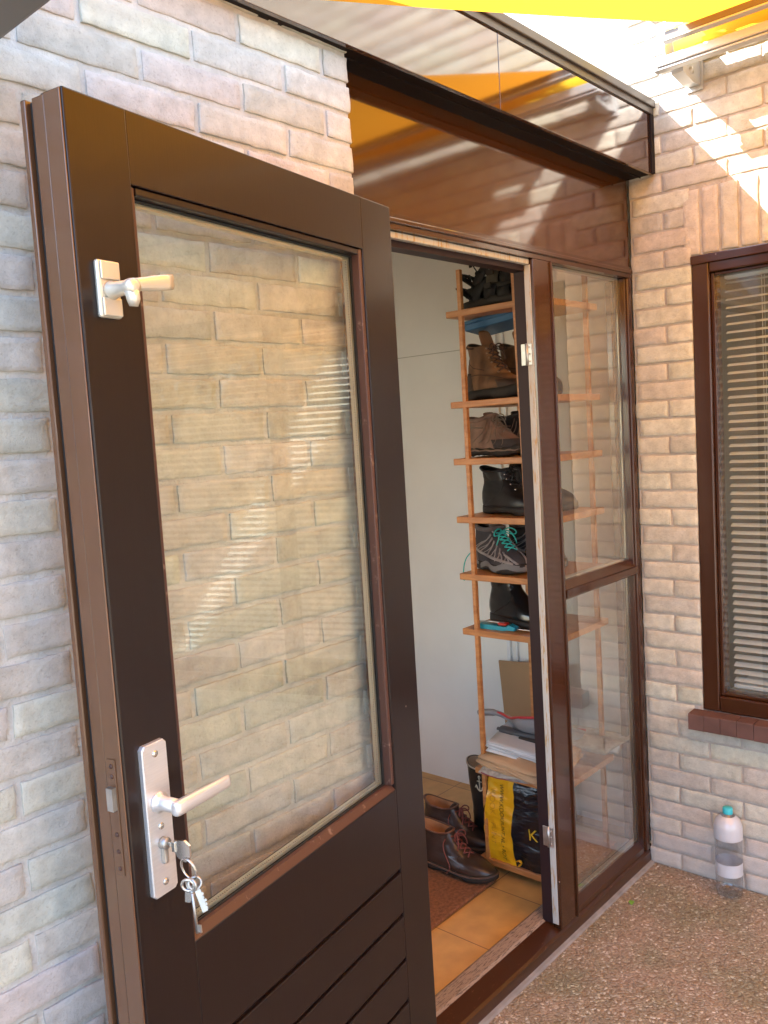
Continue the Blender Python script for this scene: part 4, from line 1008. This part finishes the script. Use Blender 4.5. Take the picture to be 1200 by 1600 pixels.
def sheet_stack(name, label, loc, rot, n, lx, ly, th, m_, jitter=.006, cat="paper", curl=.006, droop=0.):
    t_ = thing(name, label, cat, loc); t_.rotation_euler = rot
    z = 0
    for i in range(n):
        dx, dy, ra = random.uniform(-jitter, jitter), random.uniform(-jitter, jitter), random.uniform(-.05, .05)
        w_ = ly * random.uniform(.93, 1.0); l_ = lx * random.uniform(.93, 1.0); c1 = random.uniform(.3, 1) * curl; sd = random.random() * 9
        def fn(u, v, z=z, top=0.):
            x = (u - .5) * l_; y = (v - .5) * w_
            return (x * math.cos(ra) - y * math.sin(ra) + dx, x * math.sin(ra) + y * math.cos(ra) + dy, z + top + c1 * (2 * u - 1) ** 2 * (u > .5) + .0012 * math.sin(v * 7 + sd) - droop * max(0, .30 - u) ** 1.5 * (1 + .5 * math.sin(v * 9 + sd)) + curl * .35 * math.sin(u * 8 + sd) * math.sin(v * 6 + sd * 2))
        o = MB(); o.grid(lambda u, v: fn(u, v), 10, 8)
        ob = o.build("sheet", m_[i % len(m_)], t_, solid=th * .8)
        z += th
    return t_
M_PAPW = mat("white_envelope_paper", (.74, .75, .77), .6); M_PAPG = mat("grey_envelope_paper", (.56, .58, .60), .6)
M_KRAFT = mat("kraft_paper", (.58, .37, .21), .75, var=.1, var_scale=10, bump=.4, bump_scale=24, bump_dist=.004); M_NEWS = mat("newsprint", (.42, .38, .33), .8, var=.25, var_scale=60)
M_MAG = mat("magazine_cover", (.36, .40, .48), .3, var=.6, var_scale=30); M_MAG2 = mat("red_magazine_cover", (.45, .06, .10), .35, var=.4, var_scale=30)
ZP = SH[6] + .0118
sheet_stack("magazine_stack", "loose magazines and newspapers lying on top of the yellow bag", (1.385, .275, ZP + .002), (0, R(-1), .1), 7, .23, .25, .0035, [M_NEWS, M_MAG, M_MAG2, M_NEWS, M_MAG, M_NEWS], .016, "magazines", .005, .06)
sheet_stack("kraft_paper_pile", "crumpled brown kraft paper folded below the white envelopes", (1.385, .265, ZP + .030), (R(3), R(-5), -.14), 5, .24, .27, .0075, [M_KRAFT], .018, "paper", .016, .05)
sheet_stack("envelope_pile", "pile of white envelopes slanting on the brown paper", (1.41, .285, ZP + .066), (R(7), R(-5), .12), 8, .20, .24, .0042, [M_PAPW, M_PAPG, M_PAPW], .006, "envelopes", .004)
t_ = tag(MB().grid(lambda u, v: (1.50 + .20 * u, .30 - .26 * v, ZP + .060 + .003 * math.sin(u * 5) + .004 * v), 8, 8).build("newspaper", M_NEWS, solid=.012), "folded newspaper end seen through the sidelight glass above a paper roll", "newspaper")
o = MB(); o.tube([(1.64, .30, ZP + .035), (1.64, .065, ZP + .030)], .017, 16); o.tube([(1.64, .0648, ZP + .030), (1.64, .064, ZP + .030)], .010, 12); tag(o.build("paper_roll", M_PAPW), "white paper roll seen through the lower sidelight glass", "paper roll")
# dustpan with brush
dp = thing("dustpan", "grey dustpan with red rim and long handle on the paper pile", "dustpan", (1.47, .405, ZP + .136), TOE); dp.rotation_euler = (R(-26), R(-3), TOE)
M_DPG = mat("grey_plastic", (.26, .26, .28), .4); M_RED = mat("red_rubber", (.50, .03, .04), .45)
o = MB(); o.loft([[Vector((x, wd * math.cos(a) * .5, zc + (hh * math.sin(a) if math.sin(a) < 0 else 0))) for a in [2 * PI * j / 20 for j in range(20)]] for x, wd, hh, zc in ((.015, .02, .012, -.010), (.05, .10, .03, -.014), (.10, .19, .045, -.010), (.18, .22, .050, -.004), (.25, .225, .048, .0))], True, True); o.build("pan", M_DPG, dp)
o = MB(); o.tube([(-.055, .006, .010), (-.02, .012, .006), (.02, .025, -.008), (.10, .097, -.007), (.18, .112, -.001), (.25, .114, .003)], .0045, 8, smooth_path=1); o.tube([(-.055, -.006, .010), (-.02, -.012, .006), (.02, -.025, -.008), (.10, -.097, -.007), (.18, -.112, -.001), (.25, -.114, .003)], .0045, 8, smooth_path=1); o.build("rim", M_RED, dp)
o = MB(); o.tube([(-.135, 0, -.001), (-.12, 0, .002), (-.08, 0, .008), (-.045, 0, .008), (.0, 0, -.004), (.03, 0, -.014)], [.006, .015, .017, .013, .014, .018], 12, flat=.75, smooth_path=2); o.build("handle", M_DPG, dp)
o = MB(); o.box(.03, .20, -.025, .025, .006, .022, .004); 
bh = thing("hand_brush", "dark grey hand brush clipped into the grey dustpan", "brush", (1.40, .385, ZP + .105), TOE + .1)
o = MB(); o.tube([(-.02, 0, .010), (.02, 0, .009), (.07, 0, .004), (.16, 0, .0)], [.008, .018, .014, .012], 12, flat=.7, smooth_path=2); o.build("handle", mat("slate_plastic", (.07, .075, .085), .4), bh)
o = MB(); o.box(.07, .19, -.02, .02, -.02, -.001, .004); o.build("bristles", M_LINING, bh)

# ------------------------------------------------------------------ boots, shoes and mat on the floor
M_WELL = mat("black_rubber_boot", (.012, .013, .014), .38, bump=.12, bump_scale=30)
M_WLIN = mat("beige_boot_lining", (.42, .37, .29), .9)
def rubber_boot(label, loc, rz):
    t_ = thing("rubber_boot", label, "boot", loc, rz, "black rubber boots")
    s = Shoe(.30, .108, [(0, 1, 0, 1), (.03, .96, -.01, 1), (.05, .84, -.005, .96), (.065, .68, .0, .92), (.09, .54, .01, .88), (.13, .46, .02, .90), (.2, .46, -.02, 1.04), (.30, .49, -.05, 1.16)], .026, 0, 3, wr=.0015)
    s.upper("shaft", M_WELL, t_); s.lin.build("lining", M_WLIN, t_, subd=1); s.solemb(.005, .008).build("sole", M_SOLEB, t_)
    o = MB(); o.tube([s.at(.298, 2 * PI * j / 40) for j in range(40)], .0032, 8, closed=True); o.build("rim", M_WLIN, t_)
    return t_, s
rb, s = rubber_boot("black rubber boot with a pale anchor emblem, behind the brown shoes", (1.475, .580, .0305), TOE - .25)
# anchor emblem on the shaft side
o = MB()
def sp_(a, z): q = s.at(z - .026, a); return q + Vector((math.cos(a), math.sin(a), 0)) * .0012
a0 = -PI / 2 + .25; cz = .262
o.tube([sp_(a0, cz + .022), sp_(a0, cz - .024)], .0024, 6)
o.tube([sp_(a0 - .20 * math.cos(q) if True else 0, cz - .008 - .018 * math.sin(q)) for q in [PI * k_ / 10 for k_ in range(11)]], .0026, 6)
o.tube([sp_(a0 - .14, cz + .012), sp_(a0 + .14, cz + .012)], .0022, 6)
o.tube([sp_(a0 + .055 * math.cos(q), cz + .030 + .006 * math.sin(q)) for q in [2 * PI * k_ / 10 for k_ in range(10)]], .0018, 6, closed=True)
for sg in (-1, 1): o.tube([sp_(a0 + sg * .20, cz - .006), sp_(a0 + sg * .27, cz - .018), sp_(a0 + sg * .13, cz - .014)], .002, 6)
o.build("emblem", M_INKW, rb)
rubber_boot("black rubber boot at the back, half hidden by the rack post", (1.59, .575, .0305), TOE - .1)
# lace up brown shoes
DERBY = [(0, 1.0, 0, 1), (.010, .995, -.008, 1.02), (.022, .965, -.012, 1.0), (.033, .90, -.012, .96), (.042, .80, -.008, .93), (.050, .70, -.004, .90), (.060, .62, 0, .86), (.074, .555, .008, .82), (.09, .50, .014, .78), (.102, .47, .012, .78), (.110, .46, .008, .80)]
def derby(label, loc, rz, seed):
    t_ = thing("leather_shoe", label, "shoe", loc, rz, "brown leather lace up shoes")
    s = Shoe(.315, .114, [(z * 1.16 if z > .05 else z, *r_) for z, *r_ in DERBY], .022, .10, seed, wr=.0022)
    s.upper("upper", M_OX, t_); s.lin.build("lining", M_TAN, t_, subd=1)
    s.solemb(.007, .010).build("sole", M_SOLEB, t_)
    o = MB(); o.tube([s.at(.001, 2 * PI * j / 60) + Vector((math.cos(2 * PI * j / 60), math.sin(2 * PI * j / 60), -.3)) * .005 + Vector((0, 0, .010 * max(0, (s.at(.001, 2 * PI * j / 60).x / s.L - .78) / .22) ** 2)) for j in range(60)], .0034, 6, closed=True); o.build("welt", leather("brown_welt", (.10, .055, .04), .5), t_)
    o = MB(); o.tube([s.at(s.H, 2 * PI * j / 40) for j in range(40)], .003, 8, closed=True); o.build("collar_binding", leather("collar_leather", (.15, .06, .035), .5), t_)
    o = MB(); xt = interp(s.prof, s.H)[0] * s.L
    o.loft([[Vector((xt + .002 - .008 * k, .026 * math.cos(a), s.sole + s.H - .036 + .011 * k)) + Vector((.004 * math.sin(a), 0, .002 * math.sin(a))) for a in [2 * PI * j / 12 for j in range(12)]] for k in range(4)]); o.build("tongue", M_OX, t_, subd=1)
    o = laces(s, .052, .112, 6, .018, .0024, .034)
    p_ = s.at(.105, -.9)
    o.tube([p_, p_ + Vector((-.005, -.012, -.015)), s.at(.05, -1.35) + Vector((0, -.006, 0)), s.at(.015, -1.5) + Vector((0, -.006, 0)), Vector((s.at(0, -1.6).x, s.at(0, -1.6).y - .012, .012))], .0018, 6, smooth_path=2)
    o.build("laces", M_LACER, t_)
    o = MB()
    for sg in (-1, 1): o.tube(strip(s, [(.003, sg * 1.45), (.04, sg * 1.15), (.058, sg * .75), (.062, sg * .4)]), .0011, 6)
    o.build("seam", M_OX, t_)
    return t_
derby("worn dark brown leather shoe at the mat's edge, nearest the doorway", (1.215, .640, .0455), TOE + .05, 2)
derby("dark brown leather shoe half hidden behind its twin and the rack", (1.375, .745, .0455), TOE + .10, 7)
M_COIR = mat("coir_fibre", (.24, .10, .045), .95, var=.35, var_scale=90, bump=1., bump_scale=260, bump_dist=.006)
o = MB(); o.box(.45, 1.262, .345, .98, .0305, .044, .004); tag(o.build("door_mat", M_COIR), "rust brown coir doormat on the ochre tiles inside the door", "doormat")
# cardboard leaning behind the rack
o = MB(); o.box(-.145, .145, -.004, .004, 0, .62, .001)
cb = o.build("cardboard_sheet", M_CARD); cb.location = (1.80, .475, .031); cb.rotation_euler = (R(0), R(4), R(90)); tag(cb, "brown cardboard sheet leaning against the white wall behind the rack", "cardboard")
o = MB(); o.box(-.06, .06, -.002, .002, 0, .13, .001); nb = o.build("notice_card", M_PAPG); nb.location = (1.585, .13, .577 - .0); nb.rotation_euler = (0, R(-2), R(90))
bpy.data.objects.remove(nb)

# ------------------------------------------------------------------ water bottle and leaf outside
bt_ = thing("water_bottle", "clear plastic water bottle with turquoise cap against the brick wall", "bottle", (1.684, -.298, .0005))
M_PET = bpy.data.materials.new("clear_plastic"); M_PET.use_nodes = True
t = M_PET.node_tree; N = t.nodes; L = t.links; N.remove(N['Principled BSDF'])
tr = N.new('ShaderNodeBsdfTransparent'); tr.inputs[0].default_value = (.93, .95, .97, 1); gl = N.new('ShaderNodeBsdfGlossy'); gl.inputs['Roughness'].default_value = .08
lw = N.new('ShaderNodeLayerWeight'); lw.inputs[0].default_value = .25; mf = N.new('ShaderNodeMath'); mf.operation = 'MULTIPLY_ADD'; mf.inputs[1].default_value = .55; mf.inputs[2].default_value = .10; L.new(lw.outputs['Facing'], mf.inputs[0]); mx = N.new('ShaderNodeMixShader'); L.new(mf.outputs[0], mx.inputs[0]); L.new(tr.outputs[0], mx.inputs[1]); L.new(gl.outputs[0], mx.inputs[2]); L.new(mx.outputs[0], N['Material Output'].inputs[0])
M_LABEL_GLARE = M_PET.copy(); M_LABEL_GLARE.name = "frosted_label_glare"
_n = M_LABEL_GLARE.node_tree; _d = _n.nodes.new('ShaderNodeBsdfPrincipled'); _d.inputs['Base Color'].default_value = (.78, .82, .88, 1); _d.inputs['Roughness'].default_value = .3
_x = _n.nodes.new('ShaderNodeMixShader'); _x.inputs[0].default_value = .62; _o = _n.nodes['Material Output']; _s = _o.inputs[0].links[0].from_socket
_n.links.new(_s, _x.inputs[1]); _n.links.new(_d.outputs[0], _x.inputs[2]); _n.links.new(_x.outputs[0], _o.inputs[0])
prof = [(.012, .006), (.030, .0), (.040, .006), (.043, .02), (.043, .05), (.041, .056), (.043, .062), (.043, .135), (.0405, .142), (.043, .15), (.043, .19), (.045, .20), (.045, .235), (.038, .258), (.022, .272), (.013, .278), (.013, .284)]
o = MB(); o.lathe(prof, 28, None, 0, True, False); o.build("body", M_PET, bt_)
o = MB(); o.lathe([(.0452, .198), (.0456, .205), (.0456, .234), (.0386, .2582), (.0225, .2722)], 28, None, 0, False, False); o.build("frosted_shoulder", M_LABEL_GLARE, bt_)  # frosted shell: the shoulder's white reflections are put into its colour
o = MB(); o.lathe([(.0435, .075), (.0436, .076), (.0436, .116), (.0435, .117)], 28, None, 0, False, False); o.build("label", M_LABEL_GLARE, bt_)
o = MB(); o.lathe([(.0155, .279), (.016, .281), (.016, .296), (.0145, .299)], 24); o.build("cap", mat("turquoise_cap", (.05, .52, .60), .4), bt_)
lf = MB(); lf.grid(lambda u, v: ((u - .5) * .028, (v - .5) * .018 * math.sin(PI * min(.97, max(.03, u))) , .004 + .004 * math.sin(u * 3) + .002 * abs(v - .5)), 8, 4)
lf = lf.build("fallen_leaf", mat("fresh_leaf", (.16, .36, .04), .5)); lf.location = (1.439, -.066, .001); lf.rotation_euler = (0, 0, .5); tag(lf, "small fresh green leaf lying on the pebble paving", "leaf")

# ------------------------------------------------------------------ the garden mirrored in the glass
M_HEDGE = mat("hedge_leaf", (.06, .11, .025), .6, var=.4, var_scale=3)
M_HEDGE2 = mat("light_hedge_leaf", (.13, .19, .04), .6, var=.4, var_scale=3)
def leaf_cloud(mb, c, rx, ry, rz_, n, size, box=False):
    for i in range(n):
        while True:
            q = Vector((random.uniform(-1, 1), random.uniform(-1, 1), random.uniform(-1, 1)))
            if box or q.length < 1: break
        if not box and q.length < .55: q = q.normalized() * random.uniform(.6, 1)
        k_ = 1 + .25 * noise.noise(q * 2.3 + Vector(c))
        p_ = Vector(c) + Vector((q.x * rx, q.y * ry, q.z * rz_)) * k_
        a = Vector((random.gauss(0, 1), random.gauss(0, 1), random.gauss(0, 1))).normalized(); b_ = a.orthogonal().normalized(); s_ = size * random.uniform(.6, 1.4)
        mb.add([p_ - a * s_, p_ + b_ * s_ * .5, p_ + a * s_, p_ - b_ * s_ * .5], [(0, 1, 2, 3)], False, random.randint(0, 1))
o = MB(); leaf_cloud(o, (0, -9.5, .85), 9, .45, .85, 9000, .07, True)
hd = o.build("hedge", [M_HEDGE, M_HEDGE2], recalc=False); tag(hd, "clipped green hedge across the garden, mirrored in the door glass", "hedge")
def tree(loc, h, r, label):
    t_ = thing("garden_tree", label, "tree", loc, 0, "trees in the garden")
    o = MB(); o.tube([(0, 0, 0), (.05, .02, h * .4), (.0, .05, h * .75)], [.13, .09, .04], 8)
    for q in range(5):
        a = q * 1.3; o.tube([(.03, .02, h * (.35 + .07 * q)), (math.cos(a) * r * .6, math.sin(a) * r * .6, h * (.55 + .08 * q))], [.05, .015], 6)
    o.build("trunk", mat("bark", (.10, .07, .05), .9), t_)
    o = MB()
    for q in range(9):
        a = q * 2.4; leaf_cloud(o, (math.cos(a) * r * .55, math.sin(a) * r * .55, h * (.55 + .05 * q)), r * .5, r * .5, r * .45, 380, .09)
    o.build("crown", [M_HEDGE, M_HEDGE2], t_, recalc=False)
tree((3.2, -8.0, 0), 3.6, 1.5, "round leafy tree in front of the hedge, mirrored at right of the door glass")
tree((-6.0, -7.0, 0), 4.5, 1.6, "taller leafy tree at the garden's left side, in front of the hedge")
hs = thing("house", "white neighbouring house with a grey tiled roof beyond the hedge", "house", (1.0, -20, 0))
o = MB(); o.box(-8, 8, -4, 4, 0, 3.2); o.build("wall", mat("white_render", (.72, .71, .68), .8), hs)
o = MB(); o.prism([(-4.5, 3.1), (4.5, 3.1), (0, 6.2)], -8.4, 8.4, 'x'); o.build("roof", mat("grey_roof_tile", (.20, .19, .19), .7, var=.3, var_scale=6), hs)
for x in (-5.5, -2, 2, 5.5):
    o = MB(); o.box(x - .7, x + .7, 4.0, 4.05, .9, 2.3); wo = o.build("window", M_BLACK, hs)
    o = MB(); ring4(o, x - .78, x + .78, .82, 2.38, .08, 4.001, 4.08); o.build("frame", M_WHITEP, wo)

hl = hs.copy(); COL.objects.link(hl); hl.location = (-24, -6, 0); hl.rotation_euler = (0, 0, PI / 2); hl['label'] = "white house with grey roof at the left of the garden, mirrored in the wing window"; hs['group'] = hl['group'] = "neighbouring houses"
for ch in hs.children:
    c = ch.copy(); COL.objects.link(c); c.parent = hl
    for g2 in ch.children:
        d = g2.copy(); COL.objects.link(d); d.parent = c
